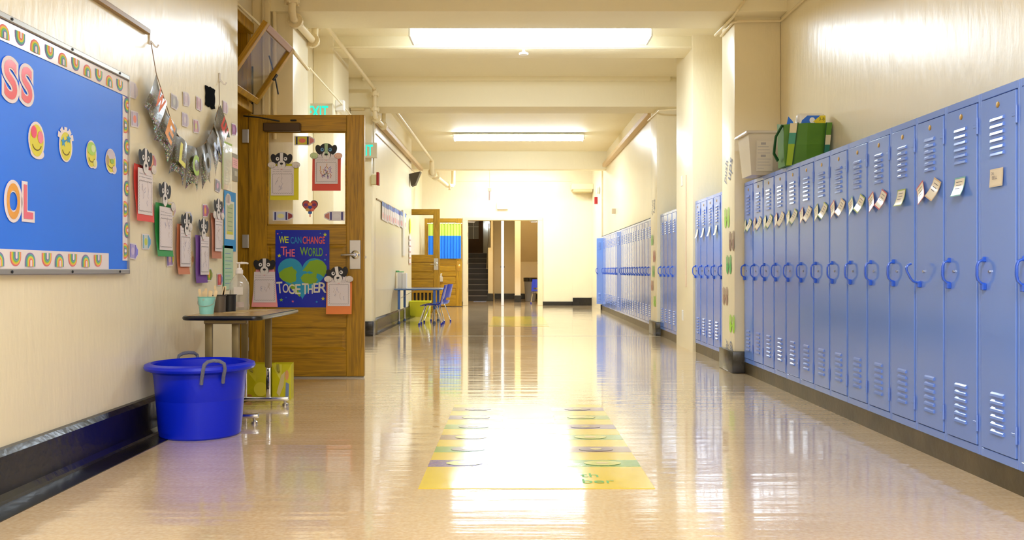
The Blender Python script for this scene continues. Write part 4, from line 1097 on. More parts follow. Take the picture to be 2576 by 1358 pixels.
# torn black paper
rn = random.Random(9); pts = []
for x in [i / 6 for i in range(7)]: pts.append((-.095 + .19 * x, -.065 + rn.uniform(-.008, .008)))
for z in (.2, .4, .6, .8): pts.append((.095 + rn.uniform(-.014, .006), -.065 + .13 * z))
for x in [1 - i / 6 for i in range(7)]: pts.append((-.095 + .19 * x, .07 + rn.uniform(-.01, .006)))
for z in (.8, .6, .4, .2): pts.append((-.095 + rn.uniform(-.006, .014), -.065 + .13 * z))
p = Print(); p.poly(pts, mat('matt_black_paper', (6, 6, 6), .95, spec=.05), 1, .003); on_left(p, 'black_paper', 527, 245, 'torn-edged black paper on the left wall right of the banner', 'paper', off=.006)
# folder, cards and posters at the wall end
def sheet_thing(name, px0, px1, y0, y1, label, cat, fn):
    d0, d1 = F * 2.0 / (1290 - px0), F * 2.0 / (1290 - px1); d = (d0 + d1) / 2; z1 = CH + (680 - y0) * d / F; z0 = CH + (680 - y1) * d / F
    p = Print(); fn(p, d1 - d0, z1 - z0); return tag(p.build(name, loc=(-1.994, d, (z0 + z1) / 2), rot=RL), label, cat)
def f1(p, w, h):
    g = mat('clear_sleeve', (214, 216, 196), .08, coat=1.0, bump=.5, bscale=12)
    p.rect(-w / 2, -h / 2, w / 2, h / 2, g, 2, .002); p.rect(-w / 2, -h / 2, -w * .42, h / 2, (150, 180, 50), 3); p.rect(-w / 2, h * .46, w / 2, h / 2, (160, 186, 70), 3)
    for i in range(7): p.line([(-w * .25, -h * .02 - i * h * .06), (w * (.1 + .15 * (i % 3) / 2), -h * .02 - i * h * .06)], .003, (196, 196, 180), 3)
sheet_thing('paper_sleeve', 557, 581, 358, 478, 'clear plastic sleeve edged in lime green, right of the banner', 'sleeve', f1)
def f2(p, w, h):
    p.rect(-w / 2, -h / 2, w / 2, h / 2, (150, 140, 116), 1, .002); p.rect(-w / 2, h * -.02, w / 2, h * .34, (228, 168, 160), 2); p.rect(-w * .1, -h * .3, w * .4, -h * .12, (190, 184, 160), 2)
    for i in range(3): p.line([(-w * .3, h * (.1 + .07 * i)), (w * .3, h * (.1 + .07 * i))], .003, (170, 110, 110), 3)
sheet_thing('notice_card', 582, 596, 387, 456, 'pink and grey notice card at the very end of the wall', 'card', f2)
def f3(p, w, h):
    p.rect(-w / 2, -h / 2, w / 2, h / 2, (44, 142, 206), 1, .002); p.rect(-w * .42, -h * .3, w * .34, h * .34, (224, 222, 204), 2); p.rect(-w * .32, -h * .22, w * .26, h * .3, (184, 196, 150), 3)
    for i in range(6): p.line([(-w * .22, h * (.22 - .075 * i)), (w * .16, h * (.22 - .075 * i))], .004, (120, 140, 110), 4)
    p.rect(-w * .3, -h * .22, w * .2, -h * .17, (206, 200, 60), 4)
    p.ell(-w * .18, h * .36, w * .24, h * .1, (226, 214, 206), 3); 
    for i in range(3): p.line([(-w * .3 + w * .09 * i, h * .3), (-w * .33 + w * .11 * i, h * .44)], .008, (70, 40, 44), 4)
sheet_thing('blue_poster', 562, 591, 482, 632, 'blue poster with a pale green list near the wall end', 'poster', f3)
def f4(p, w, h):
    p.rect(-w / 2, -h / 2, w / 2, h / 2, (30, 132, 84), 1, .002); p.rect(-w * .44, -h / 2, w / 2, h * .44, (176, 206, 176), 2)
    for i in range(9): p.line([(-w * .36, h * (.32 - .085 * i)), (w * (.2 + .2 * ((i * 7) % 3) / 2), h * (.32 - .085 * i))], .004, ((110, 140, 190), (110, 170, 130))[i % 2], 3)
sheet_thing('green_list', 560, 584, 618, 728, 'green sheet with a written list below the blue poster', 'poster', f4)
# ------------------------------------------------------------------ WELCOME banner
bn = thing('welcome_banner', 'sagging dark pennant banner spelling WELCOME on the left wall', 'banner', (0, 0, 0))
SP = [wl(*q, X=-1.955) for q in [(393, 185), (412, 245), (428, 295), (443, 333), (458, 355), (475, 368), (500, 374), (518, 358), (530, 335), (542, 302), (552, 262)]]
XB = -1.955
hk1, hk2 = wl(380, 108, XB), wl(551, 205, XB)
MB().tube([(XB, *hk1)] + [(XB, *q) for q in SP] + [(XB, *hk2)], .0022, 6).build('string', mat('brown_string', (130, 100, 60), .7), bn)
acc = [0]
for a, b in zip(SP, SP[1:]): acc.append(acc[-1] + math.hypot(b[0] - a[0], b[1] - a[1]))
def sat(s):
    for i in range(len(SP) - 1):
        if s <= acc[i + 1]: q = (s - acc[i]) / (acc[i + 1] - acc[i]); return (SP[i][0] + (SP[i + 1][0] - SP[i][0]) * q, SP[i][1] + (SP[i + 1][1] - SP[i][1]) * q)
    return SP[-1]
def pennmat():
    m = bpy.data.materials.new('confetti_plastic'); m.use_nodes = True; nt = m.node_tree; b = nt.nodes['Principled BSDF']; L = nt.links
    tc = nt.nodes.new('ShaderNodeTexCoord'); v = nt.nodes.new('ShaderNodeTexVoronoi'); v.inputs['Scale'].default_value = 90
    L.new(tc.outputs['Object'], v.inputs['Vector'])
    sp_ = nt.nodes.new('ShaderNodeSeparateXYZ'); L.new(tc.outputs['Object'], sp_.inputs[0])
    mr = nt.nodes.new('ShaderNodeMapRange'); mr.inputs[1].default_value = 0.0; mr.inputs[2].default_value = -.24; mr.inputs[3].default_value = .08; mr.inputs[4].default_value = .46
    L.new(sp_.outputs['Z'], mr.inputs[0])
    lt = nt.nodes.new('ShaderNodeMath'); lt.operation = 'LESS_THAN'; L.new(v.outputs['Distance'], lt.inputs[0]); L.new(mr.outputs[0], lt.inputs[1])
    hs = nt.nodes.new('ShaderNodeHueSaturation'); hs.inputs['Saturation'].default_value = .8; hs.inputs['Value'].default_value = .7; L.new(v.outputs['Color'], hs.inputs['Color'])
    mx = nt.nodes.new('ShaderNodeMix'); mx.data_type = 'RGBA'; mx.inputs[6].default_value = lin((70, 62, 36)) + (1,)
    L.new(hs.outputs[0], mx.inputs[7]); L.new(lt.outputs[0], mx.inputs[0]); L.new(mx.outputs[2], b.inputs['Base Color'])
    b.inputs['Roughness'].default_value = .3; b.inputs['Coat Weight'].default_value = .35; b.inputs['Coat Roughness'].default_value = .15
    n = nt.nodes.new('ShaderNodeTexNoise'); n.inputs['Scale'].default_value = 14; L.new(tc.outputs['Object'], n.inputs[0])
    bp = nt.nodes.new('ShaderNodeBump'); bp.inputs['Strength'].default_value = .3; bp.inputs['Distance'].default_value = .01; L.new(n.outputs[0], bp.inputs['Height']); L.new(bp.outputs[0], b.inputs['Normal']); L.new(bp.outputs[0], b.inputs['Coat Normal'])
    return m
PM = pennmat(); TOT = acc[-1]
LC = [(236, 92, 40), (240, 146, 50), (216, 214, 20), (150, 200, 60), (150, 170, 190), (130, 150, 196), (226, 70, 70)]
for i, ch in enumerate('WELCOME'):
    a, b = sat(TOT * (i + .03) / 7), sat(TOT * (i + .97) / 7)
    dd, dz = b[0] - a[0], b[1] - a[1]; w = math.hypot(dd, dz); ang = math.atan2(dz, dd)
    ang *= (.86 if i in (0, 6) else .8); W2 = w * .57 if w > 0 else .1; L_ = .27
    mb = MB(); N = 6; vs = []; cols = 7
    for r in range(N + 1):
        for c in range(cols):
            u = -1 + 2 * c / (cols - 1); v = r / N
            zz = -L_ * v; 
            if r == N: zz = -L_ * (1 - .30 * (1 - abs(u)))
            vs.append((u * W2 * (1 - .04 * v), -.012 * math.sin(v * 3) * (1 if i % 2 else .6) + .008 * math.cos(u * 2.2 + i), zz))
    mb.add(vs, [(r * cols + c, (r + 1) * cols + c, (r + 1) * cols + c + 1, r * cols + c + 1) for r in range(N) for c in range(cols - 1)], 0, True)
    o = mb.build('pennant', PM, bn, loc=(XB, (a[0] + b[0]) / 2, (a[1] + b[1]) / 2), rot=(0, -ang, PI / 2))
    p = Print(); p.text(ch, 0, -.115, .125, mat('glossy_letter_%d' % i, LC[i], .25, coat=.6), 1, w=.105, offset=.04)
    p.build('letter', o, loc=(0, -.026, 0))
def hook(px, py, label):
    d, z = wl(px, py); t = thing('wall_hook', label, 'hook', (-2.0, d, z), RL)
    MB().bbox(-.012, -.008, -.02, .012, 0, .045, .004).build('base', mat('clear_white_hook', (226, 220, 216), .2), t)
    MB().tube([(0, -.006, -.0), (0, -.03, -.03), (.0, -.042, -.035), (0, -.05, -.02)], .005, 6).build('hook', mat('clear_white_hook', (226, 220, 216), .2), t)
hook(376, 103, 'clear wall hook holding the left end of the banner'); hook(551, 200, 'clear wall hook holding the right end of the banner')

# ------------------------------------------------------------------ things stuck to the open door
FD = DD - .0015
def door_at(px, py): return ((px - 1290) * FD / F, CH + (680 - py) * FD / F)
DP = 'puppy pages on the classroom door'
def dpage(px, yb, back, label, seed, **k):
    x, z = door_at(px, yb); return puppy_page('puppy_page', label, x, FD - k.pop('off', .002), z + .15, (0, 0, 0), back, seed=seed, group=DP, **k)
dpage(716, 503, (226, 214, 40), 'yellow student page with a puppy, left on the door glass', 11, w=.236, sheet=(-.014, .0), headx=-.02)
dpage(822, 480, (222, 84, 66), 'red student page with a crayoned puppy, right on the door glass', 12, w=.236, sheet=(0, .02), eye=(96, 150, 200), color=True)
dpage(667, 770, (244, 160, 158), 'pink student page with puppy, lower left on the door', 13, w=.218, h=.31, sheet=(0, .0), taper=.3, paws=False, headz=.0, sw=.19)
dpage(857, 789, (240, 136, 66), 'orange student page with a tilted puppy, under the door lever', 14, w=.21, sheet=(0.0, .03), paws=True, headx=-.01, head_rot=.15, headz=.0, off=.062, sw=.185)
CD = 'crayon cut-outs on the door glass'
for px, py, cols, tp, fl, lab in [
    (765, 353, ((214, 200, 60), (40, 44, 90), (230, 120, 100)), (214, 130, 130), 1, 'yellow crayon cut-out at the top of the door glass'),
    (711, 543, ((200, 206, 226), (50, 50, 120), (226, 222, 160)), (150, 60, 60), 1, 'blue and white crayon cut-out at the lower left of the door glass'),
    (840, 543, ((222, 218, 226), (60, 56, 130), (228, 226, 232)), (200, 130, 120), -1, 'pale crayon cut-out pointing left at the lower right of the door glass')]:
    x, z = door_at(px, py); tag(crayon(.17, .078, cols, tp, fl).build('crayon_cutout', loc=(x, FD + .016, z)), lab, 'cut-out', CD)
def heart(cx, cz, w, h, n=40):
    pts = []
    for i in range(n):
        t = 2 * PI * i / n
        x = 16 * math.sin(t) ** 3; z = 13 * math.cos(t) - 5 * math.cos(2 * t) - 2 * math.cos(3 * t) - math.cos(4 * t)
        pts.append((cx + x / 32 * w, cz + (z + 2.5) / 29 * h))
    return pts[::-1]
x, z = door_at(779, 521)
p = Print(); p.poly(heart(0, 0, .132, .118), (70, 60, 70), 1); p.poly(heart(0, 0, .12, .106), (190, 80, 70), 2)
for dx, dz, c in ((-.035, .02, (110, 60, 130)), (.035, .02, (120, 56, 110)), (0, -.0, (50, 80, 170)), (0, .025, (240, 150, 80)), (-.02, -.02, (210, 170, 90)), (.02, -.02, (230, 120, 100)), (0, -.045, (60, 110, 180))): p.ell(dx, dz, .017, .013, c, 3)
p.line([(0, -.05), (0, -.08)], .008, (200, 70, 60), 2)
tag(p.build('heart_cutout', loc=(x, FD + .015, z)), 'crayoned heart cut-out hanging low in the door glass', 'cut-out')
# poster
x, z = door_at(761, 675.5)
t = thing('poster', 'blue poster reading WE CAN CHANGE THE WORLD TOGETHER on the open door', 'poster', (x, DD - .004, z))
PW, PH = .446, .64
BLUE = mat('poster_blue', (8, 34, 176), .35)
p = Print(); p.rect(-PW / 2, -PH / 2, PW / 2, PH / 2, BLUE, 1, .002); p.build('sheet', t)
p = Print(); hx, hz, hw, hh = .0, -.085, .405, .345
p.poly(heart(hx, hz, hw, hh, 48), (40, 150, 190), 2)
G1_ = (130, 170, 30)
p.poly([(-.195, -.035), (-.15, .0), (-.12, .01), (-.085, .018), (-.075, .0), (-.055, -.012), (-.045, -.03), (-.055, -.05), (-.05, -.08), (-.055, -.105), (-.1, -.12), (-.16, -.1), (-.19, -.07)][::-1], G1_, 3)
p.poly([(-.09, -.12), (-.05, -.14), (-.035, -.18), (-.015, -.215), (-.02, -.235), (-.06, -.2), (-.1, -.16)][::-1], G1_, 3)
p.poly([(.03, .02), (.06, .06), (.12, .075), (.17, .06), (.2, .02), (.2, -.03), (.175, -.07), (.15, -.05), (.12, -.04), (.115, -.075), (.13, -.09), (.11, -.12), (.05, -.13), (.0, -.11), (-.015, -.075), (.01, -.045), (.04, -.04), (.03, -.02), (.0, -.02)][::-1], G1_, 3)
p.poly([(.03, -.03), (.06, -.02), (.09, -.035), (.06, -.045)][::-1], (40, 150, 190), 4)
p.build('heart_earth', t)
p = Print(); T_ = door_at(0, 0)
def dl(px, py): a, b = door_at(px, py); return a - x, b - z
for s_, px, py, w, h, c, r in [('W', 710, 603, .05, .06, (206, 220, 40), 0), ('E', 722, 603, .03, .052, (206, 220, 40), 0), ('CAN', 745, 604, .09, .056, (40, 140, 200), .05), ('CHANGE', 790, 604, .185, .06, (232, 92, 70), 0),
                        ('T', 714, 631, .05, .072, (236, 110, 130), 0), ('HE', 731, 636, .075, .062, (236, 110, 130), 0), ('W', 765, 632, .068, .07, (130, 180, 40), 0), ('ORLD', 794, 634, .12, .068, (110, 176, 50), 0),
                        ('T', 704, 723, .05, .095, (222, 216, 196), .08), ('O', 719, 725, .048, .075, (222, 216, 196), 0), ('G', 734, 727, .052, .08, (222, 216, 196), 0), ('E', 750, 727, .045, .082, (222, 216, 196), 0),
                        ('T', 768, 726, .055, .09, (222, 216, 196), 0), ('H', 781, 727, .04, .075, (222, 216, 196), 0), ('E', 795, 724, .042, .08, (222, 216, 196), 0), ('R', 812, 723, .07, .085, (222, 216, 196), -.06)]:
    a, b = dl(px, py); p.text(s_, a, b, h, c, 6, w=w, offset=.012, rot=r)
p.build('lettering', t)
p = Print()
def star(px, py, r, c):
    a, b = dl(px, py); pts = []
    for k in range(10):
        an = PI / 2 + PI * k / 5; q = r if k % 2 == 0 else r * .45; pts.append((a + q * math.cos(an), b + q * math.sin(an)))
    p.poly(pts, c, 4)
for px, py, r, c in [(818, 590, .018, (206, 214, 60)), (703, 643, .018, (206, 214, 60)), (708, 754, .017, (130, 180, 50)), (813, 751, .018, (214, 210, 50)), (699, 588, .008, (230, 110, 130)), (709, 585, .007, (60, 150, 210)), (806, 587, .006, (80, 170, 160)),
                     (821, 641, .008, (230, 110, 130)), (818, 653, .01, (50, 150, 210)), (737, 758, .012, (230, 110, 140)), (797, 759, .011, (50, 150, 210)), (720, 748, .006, (60, 130, 210))]: star(px, py, r, c)
p.build('stars', t)
# ------------------------------------------------------------------ near table with its things
TX0, TX1, TY0, TY1, TZ = -1.865, -1.43, 5.0, 5.9, .634
tt = thing('activity_table', 'small wood-topped table with black edge and steel legs by the left wall', 'table', (TX0, TY0, 0))
w, l = TX1 - TX0, TY1 - TY0
def rrect(x0, y0, x1, y1, r, n=5):
    pts = []
    for cx, cy, a0 in ((x1 - r, y0 + r, -PI / 2), (x1 - r, y1 - r, 0), (x0 + r, y1 - r, PI / 2), (x0 + r, y0 + r, PI)):
        for k in range(n + 1): a = a0 + PI / 2 * k / n; pts.append((cx + r * math.cos(a), cy + r * math.sin(a)))
    return pts
def slab(mb, poly, z0, z1, m=0):
    n = len(poly); vs = [(x, y, z0) for x, y in poly] + [(x, y, z1) for x, y in poly]
    return mb.add(vs, [tuple(range(n))[::-1], tuple(range(n, 2 * n))] + [(i, (i + 1) % n, n + (i + 1) % n, n + i) for i in range(n)], m)
slab(MB(), rrect(.006, .006, w - .006, l - .006, .04), TZ - .024, TZ).build('tabletop', mat('brown_laminate', (196, 160, 108), .22, vary=.15, vscale=6, stretch=(1, 6, 1)), tt)
mb = MB(); P_ = rrect(.0, .0, w, l, .045, 6)
mb.tube([(x, y, TZ - .014) for x, y in P_], .0135, 8, closed=True); mb.build('edge_band', mat('black_edge', (24, 22, 22), .25), tt)
M_TAN = mat('tan_leg_paint', (128, 112, 72), .35, metal=.3)
MB().bbox(.1, .06, TZ - .05, w - .09, .1, TZ - .024, .004).bbox(.1, l - .1, TZ - .05, w - .09, l - .06, TZ - .024, .004).build('bracket', M_TAN, tt)
for y in (.15, .84):
    for x in (.1, .255):
        lg = MB().bbox(x - .022, y - .012, .25, x + .022, y + .012, TZ - .03, .008, seg=2).build('leg', M_TAN, tt)
        MB().bbox(x - .015, y - .009, .05, x + .015, y + .009, .25, .006, seg=2).build('chrome_tube', M_CHROME, lg)
        mb = MB()
        for k in range(4): mb.cyl((x, y - .0105, .235 - .04 * k), (x, y - .008, .235 - .04 * k), .006, n=8)
        mb.build('adjustment_hole', M_DARK, lg)
    ft = MB().bbox(-.02, y - .016, .032, .39, y + .016, .058, .008, seg=2).build('foot_bar', M_CHROME, tt)
    for x in (.0, .365): MB().lathe([(.012, .035), (.008, .018), (.018, .012), (.018, 0), (0, 0)], (x, y, 0), 12).build('glide', M_STEEL, ft)
# bucket with craft sticks
def bucket(name, label, cat, loc, r0, r1, h, m, sc=1):
    t = thing(name, label, cat, loc)
    MB().lathe([(0, .0), (r0, 0), (r0 + (r1 - r0) * .3, h * .3), (r1 * .985, h * .8), (r1 * .99, h * .82), (r1, h * .97), (r1 + .003, h), (r1 - .001, h + .002), (r1 - .004, h - .004), (r0 - .002, .004), (0, .004)], n=24).build('body', m, t)
    return t
pb = bucket('craft_stick_bucket', 'pale teal metal bucket of wooden sticks on the small table', 'bucket', (-1.803, 5.22, TZ), .039, .05, .1, mat('pale_teal_enamel', (140, 206, 196), .3))
MB().tube([(-.05, 0, .085), (-.046, -.02, .06), (-.03, -.045, .05), (0, -.052, .046), (.03, -.045, .05), (.046, -.02, .06), (.05, 0, .085)], .0015, 5).build('wire_handle', M_STEEL, pb)
MB().cyl((0, -.05, .085), (0, -.054, .085), .004, n=8).build('rivet', M_STEEL, pb)
SW = mat('birch_stick', (232, 204, 158), .6)
rn = random.Random(4)
for i, (dx, dz, lean) in enumerate([(-.035, .14, -.25), (-.005, .142, .0), (.02, .128, .35), (.032, .132, .5), (.012, .13, .15), (-.02, .124, -.1)]):
    mb = MB(); Tm = Matrix.Translation((dx * .6, rn.uniform(-.02, .02), .01)) @ Matrix.Rotation(lean * .5, 4, 'Y') @ Matrix.Rotation(rn.uniform(-.3, .3), 4, 'Z')
    pts = [(-.009, 0), (.009, 0)] + [(.009 * math.cos(PI * k / 6), dz - .009 + .009 * math.sin(PI * k / 6)) for k in range(7)]
    mb.prism(pts, -.001, .001, T=Tm)
    tag(mb.build('craft_stick', SW, loc=(-1.803, 5.22, TZ)), 'wooden craft stick in the pale teal bucket, %s' % ('leaning far left', 'upright in the middle', 'leaning right in front', 'leaning furthest right', 'tilted slightly right behind', 'tilted slightly left behind')[i], 'stick', 'craft sticks in the bucket')
for loc, c, lab in (((-1.80, 5.44, TZ), (104, 92, 78), 'brown mesh pencil cup behind the teal bucket'), ((-1.772, 5.55, TZ), (40, 38, 36), 'black mesh pencil cup nearest the hand sanitizer')):
    t = thing('pencil_cup', lab, 'cup', loc, group='mesh pencil cups')
    MB().lathe([(0, 0), (.036, 0), (.038, .1), (.041, .102), (.041, .106), (.035, .104), (.033, .004), (0, .004)], n=20).build('mesh_body', mat('cup_%d' % c[0], c, .5, metal=.4), t)
    MB().tube([(.041 * math.cos(2 * PI * k / 20), .041 * math.sin(2 * PI * k / 20), .103) for k in range(20)], .003, 6, closed=True).build('rim', mat('cup_rim_%d' % c[0], tuple(x * .6 for x in c), .4), t)
for dx, a, l_, w_ in ((-.012, -.2, .15, 'leaning left'), (.01, .25, .145, 'nearly upright'), (.0, .5, .15, 'leaning right')):
    mb = MB(); Tm = Matrix.Translation((dx, 0, .01)) @ Matrix.Rotation(a * .5, 4, 'Y')
    mb.prism([(-.006, 0), (.006, 0), (.006, l_), (0, l_ + .006), (-.006, l_)], -.001, .001, T=Tm)
    tag(mb.build('craft_stick', SW, loc=(-1.80, 5.44, TZ)), 'wooden craft stick %s in the brown mesh cup' % w_, 'stick', 'craft sticks in the mesh cup')
sz = thing('hand_sanitizer', 'large clear pump bottle of hand sanitizer on the small table', 'bottle', (-1.765, 5.72, TZ))
CL = bpy.data.materials.new('clear_gel_bottle'); CL.use_nodes = True
b_ = CL.node_tree.nodes['Principled BSDF']; b_.inputs['Base Color'].default_value = lin((226, 220, 206)) + (1,); b_.inputs['Roughness'].default_value = .06; b_.inputs['Alpha'].default_value = .38; b_.inputs['Coat Weight'].default_value = 1
MB().lathe([(0, 0), (.058, 0), (.065, .01), (.066, .03), (.063, .05), (.064, .15), (.06, .18), (.045, .205), (.024, .228), (.021, .25), (0, .25)], n=28, sy=.7).build('bottle', CL, sz)
MB().lathe([(.0, .006), (.058, .01), (.06, .13), (0, .13)], n=24, sy=.66).build('gel', glassmat('gel', (.9, .9, .86), .2), sz)
p = Print(); p.rect(-.034, .02, .036, .055, (190, 174, 164), 1); p.rect(-.03, .1, .03, .15, (216, 208, 196), 1); p.build('label', sz, loc=(.008, -.046, 0))
mb = MB(); mb.lathe([(.024, .235), (.024, .258), (.018, .262), (.016, .272), (0, .274)], n=16); mb.cyl((0, 0, .27), (0, 0, .3), .006, n=8)
mb.bbox(-.018, -.011, .298, .022, .011, .31, .004).tube([(.01, 0, .304), (.045, 0, .304), (.058, 0, .3)], [.008, .006, .005], 8); mb.build('pump', mat('pump_white', (232, 226, 220), .3), sz)
tag(MB().bbox(-1.74, 5.3, TZ + .0005, -1.62, 5.5, TZ + .002, .0005).box(-1.76, 5.56, TZ + .0005, -1.55, 5.66, TZ + .0015).build('paper_sheets', mat('tabletop_paper', (190, 160, 104), .5)), 'flat tan paper sheets on the small table', 'paper')

# ------------------------------------------------------------------ big blue tub
rt = thing('rope_handle_tub', 'large royal blue plastic tub with rope handles on the floor', 'tub', (-1.70, 4.825, 0))
BLU = mat('royal_blue_plastic', (4, 34, 205), .32, spec=.35, bump=.12, bscale=5)
mb = MB(); mb.lathe([(0, 0.004), (.205, .0), (.212, .008), (.219, .1), (.228, .2), (.2295, .203), (.238, .31), (.244, .345), (.262, .352), (.283, .36), (.288, .372), (.284, .386), (.27, .392), (.252, .394), (.243, .385), (.215, .03), (0, .02)], n=56)
mb.build('body', BLU, rt)
M_ROPE = mat('grey_rope', (120, 122, 140), .8, bump=.8, bscale=300)
def rope(ang, nm='rope_handle'):
    mb = MB(); c, s = math.cos(ang), math.sin(ang)
    def P(r, t, z): return (c * r - s * t, s * r + c * t, z)
    mb.tube([P(.25, -.055, .30), P(.262, -.055, .335), P(.29, -.055, .38), P(.292, -.05, .405), P(.28, -.03, .418), P(.276, 0, .422), P(.28, .03, .418), P(.292, .05, .405), P(.29, .055, .38), P(.262, .055, .335), P(.25, .055, .30)], .0095, 8)
    mb.build(nm, M_ROPE, rt)
rope(-1.0); rope(-1.0 + PI)
# yellow totes under the table
def tote(loc, w, d, h, label, right):
    t = thing('tote_bag', label, 'bag', loc, (0, 0, math.radians(6 if right else -3)))
    mb = MB(); mb.add([(0, 0, 0), (w, 0, 0), (w, d, 0), (0, d, 0), (-.004, .01, h), (w + .004, .0, h), (w, d, h), (0, d, h), (w * .5, -.012, h * .5), (w * .5, .012, h)],
        [(0, 8, 4), (0, 1, 8), (1, 5, 8), (8, 5, 9), (8, 9, 4), (1, 2, 6, 5), (2, 3, 7, 6), (3, 0, 4, 7), (0, 3, 2, 1)], 0)
    mb.build('body', mat('yellow_tote', (206, 198, 14), .35, bump=.3, bscale=9), t)
    p = Print()
    if right: p.poly([(w * .25, h * .2), (w * .4, h * .1), (w * .62, h * .4), (w * .7, h * .8), (w * .5, h * .7)][::1], (206, 190, 130), 1); p.poly([(w * .72, h * .05), (w * .9, h * .1), (w * .92, h * .45), (w * .75, h * .5)], (110, 130, 170), 1); p.ell(w * .8, h * .7, w * .1, h * .14, (214, 150, 90), 1)
    else: p.ell(w * .68, h * .3, w * .24, h * .2, (226, 216, 60), 1); p.line([(w * .3, h * .08), (w * .55, h * .05), (w * .85, h * .05)], .006, (60, 50, 20), 2); p.ell(w * .25, h * .1, w * .14, h * .05, (190, 120, 40), 2)
    p.build('print', t, loc=(0, -.014, 0))
    MB().tube([(w * .3, .0, h), (w * .36, -.02, h * .82), (w * .4, -.012, h * .8)], .005, 6, sx=2).build('handle', flatmat((150, 140, 40)), t)
tote((-1.87, 6.12, 0), .2, .12, .243, 'yellow tote bag behind the blue tub, left of the table leg', False)
tote((-1.655, 6.1, 0), .125, .14, .243, 'yellow tote bag with pale and blue patches, right of the table leg', True)

# ------------------------------------------------------------------ blue table, chairs, crate far down the left side
t2 = thing('blue_edged_table', 'low blue-edged children table against the far left wall', 'table', (-1.97, 14.75, 0))
w, l, z_ = .78, .9, .585
slab(MB(), rrect(0, 0, w, l, .06), z_ - .022, z_).build('tabletop', mat('grey_laminate', (150, 160, 176), .2), t2)
MB().tube([(x, y, z_ - .012) for x, y in rrect(-.002, -.002, w + .002, l + .002, .062)], .013, 6, closed=True).build('edge_band', mat('blue_grey_edge', (92, 122, 170), .35), t2)
for x in (.07, .66):
    for y in (.05, .82):
        lg = MB().cyl((x, y, .24), (x, y, z_ - .02), .022, n=12).build('leg', mat('table_leg_blue', (80, 120, 190), .35), t2)
        MB().cyl((x, y, .03), (x, y, .25), .016, n=12).build('chrome_tube', M_CHROME, lg); MB().lathe([(.026, 0), (.026, .02), (.016, .04), (0, .04)], (x, y, 0), 12).build('foot', mat('foot_slate', (70, 90, 120), .4), lg)
MB().tube([(.07, .3, .42), (.3, .45, z_ - .03)], .004, 5).build('brace', M_STEEL, t2)
tw = thing('paper_box', 'white box standing on the blue-edged table', 'box', (-1.965, 15.1, z_))
MB().bbox(0, 0, 0, .075, .16, .27, .004).build('left_half', mat('box_white', (236, 230, 226), .5), tw); MB().bbox(.08, .0, 0, .15, .14, .26, .004).build('right_half', mat('box_white', (236, 230, 226), .5), tw)
tg = thing('green_tape_dispenser', 'small green object lying on top of the white box', 'dispenser', (-1.99, 15.15, z_ + .271))
MB().bbox(.0, 0, 0, .13, .04, .018, .006).lathe([(0, 0), (.03, .0), (.03, .03), (0, .03)], (.02, .02, 0), 12).build('body', mat('mint_green', (110, 190, 130), .35), tg)
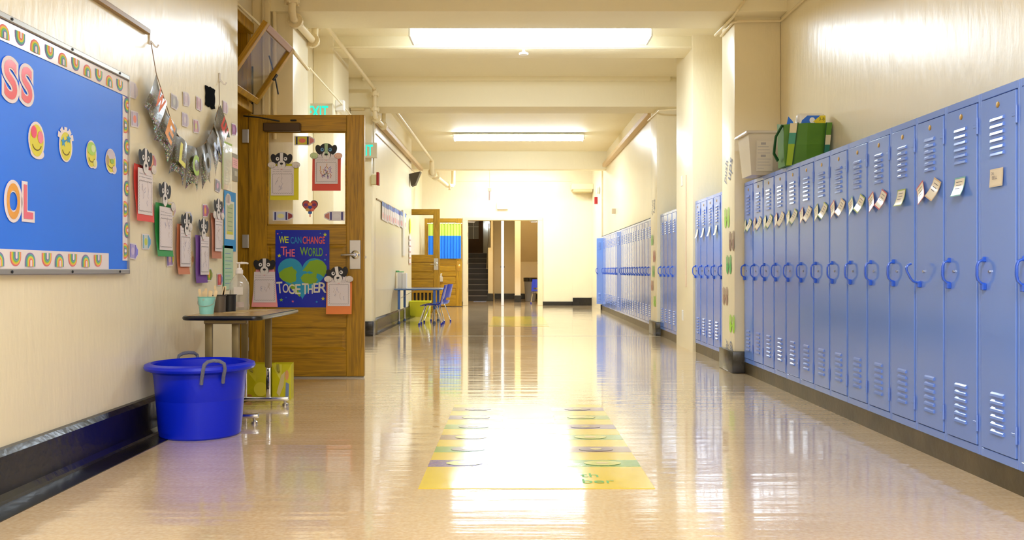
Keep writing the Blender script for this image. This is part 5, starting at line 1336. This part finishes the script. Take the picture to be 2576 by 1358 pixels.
def kid_chair(label, loc, rz, group='blue children chairs'):
    t = thing('child_chair', label, 'chair', loc, (0, 0, rz), group)
    # faces local +x ... seat shell
    Bp = mat('chair_blue', (26, 66, 226), .25, coat=.3)
    mb = MB(); vs = []; nx, ny = 6, 6
    for i in range(nx + 1):
        for j in range(ny + 1):
            u, v = i / nx, -1 + 2 * j / ny
            x = -.15 + .32 * u; y = v * (.16 + .01 * u); zz = .335 - .015 * (1 - v * v) - .03 * max(0, u - .75) * 4 * .5
            vs.append((x, y, zz))
    top = [(i * (ny + 1) + j, (i + 1) * (ny + 1) + j, (i + 1) * (ny + 1) + j + 1, i * (ny + 1) + j + 1) for i in range(nx) for j in range(ny)]
    mb.add(vs, top, 0, True); mb.add([(x, y, z - .009) for x, y, z in vs], [f[::-1] for f in top], 0, True); mb.build('seat', Bp, t)
    mb = MB(); vs = []
    for i in range(8):
        u = i / 7
        for j in range(7):
            v = -1 + 2 * j / 6; ww = .165 * (1 - .12 * u) * (1 if u < .85 else .93)
            vs.append((-.15 - .08 * u - .03 * (1 - v * v) + .0, v * ww, .335 + .32 * u))
    fs = [(i * 7 + j, i * 7 + j + 1, (i + 1) * 7 + j + 1, (i + 1) * 7 + j) for i in range(7) for j in range(6) if not (i == 1 and 1 <= j <= 4)]
    mb.add(vs, fs, 0, True); mb.add([(x - .01, y, z) for x, y, z in vs], [f[::-1] for f in fs], 0, True); mb.build('backrest', Bp, t)
    for sx, sy in ((1, 1), (1, -1), (-1, 1), (-1, -1)):
        lg = MB().tube([(sx * .07, sy * .1, .32), (sx * .09, sy * .12, .3), (sx * .18, sy * .17, .03)], .009, 8).build('leg', M_CHROME, t)
        MB().lathe([(.012, 0), (.017, .01), (.014, .032), (0, .036)], (sx * .18, sy * .17, 0), 10).build('foot', mat('foot_blue', (30, 50, 190), .4), lg)
    MB().tube([(-.07, -.1, .31), (-.07, .1, .31)], .008, 6).tube([(.07, -.1, .31), (.07, .1, .31)], .008, 6).build('crossbar', M_CHROME, t)
    return t
kid_chair('blue child chair in front, its back to the right of the table', (-1.34, 14.55, 0), PI)
kid_chair('blue child chair tucked behind, half hidden by the table top', (-1.30, 15.3, 0), PI - .25)
kid_chair('blue chair behind the right jamb of the end opening', (.66, 23.9, 0), PI / 2)
cr = thing('yellow_crate', 'yellow crate on the floor under the far blue-edged table', 'crate', (-1.98, 17.0, 0))
mb = MB(); frust(mb, (0.01, 0.01, .37, .3), (-.0, 0, .39, .31), 0, .29); mb.build('body', mat('lime_yellow_plastic', (206, 204, 30), .4), cr)
MB().tube([(0, 0, .29), (.39, 0, .29), (.39, .31, .29), (0, .31, .29)], .012, 6, closed=True).build('rim', mat('lime_yellow_plastic', (206, 204, 30), .4), cr)
pb2 = thing('pump_bottle', 'small clear pump bottle on a bracket of the furthest door', 'bottle', (-1.76, 21.72, .62))
MB().lathe([(0, 0), (.045, 0), (.05, .02), (.05, .11), (.02, .14), (0, .14)], n=14).build('bottle', CL, pb2); MB().cyl((0, 0, .14), (0, 0, .19), .012, n=8).bbox(-.01, -.01, .18, .03, .01, .195, .003).build('pump', M_WHITE, pb2)
MB().box(-.05, -.05, -.01, .05, .08, 0).build('bracket', M_STEEL, pb2)
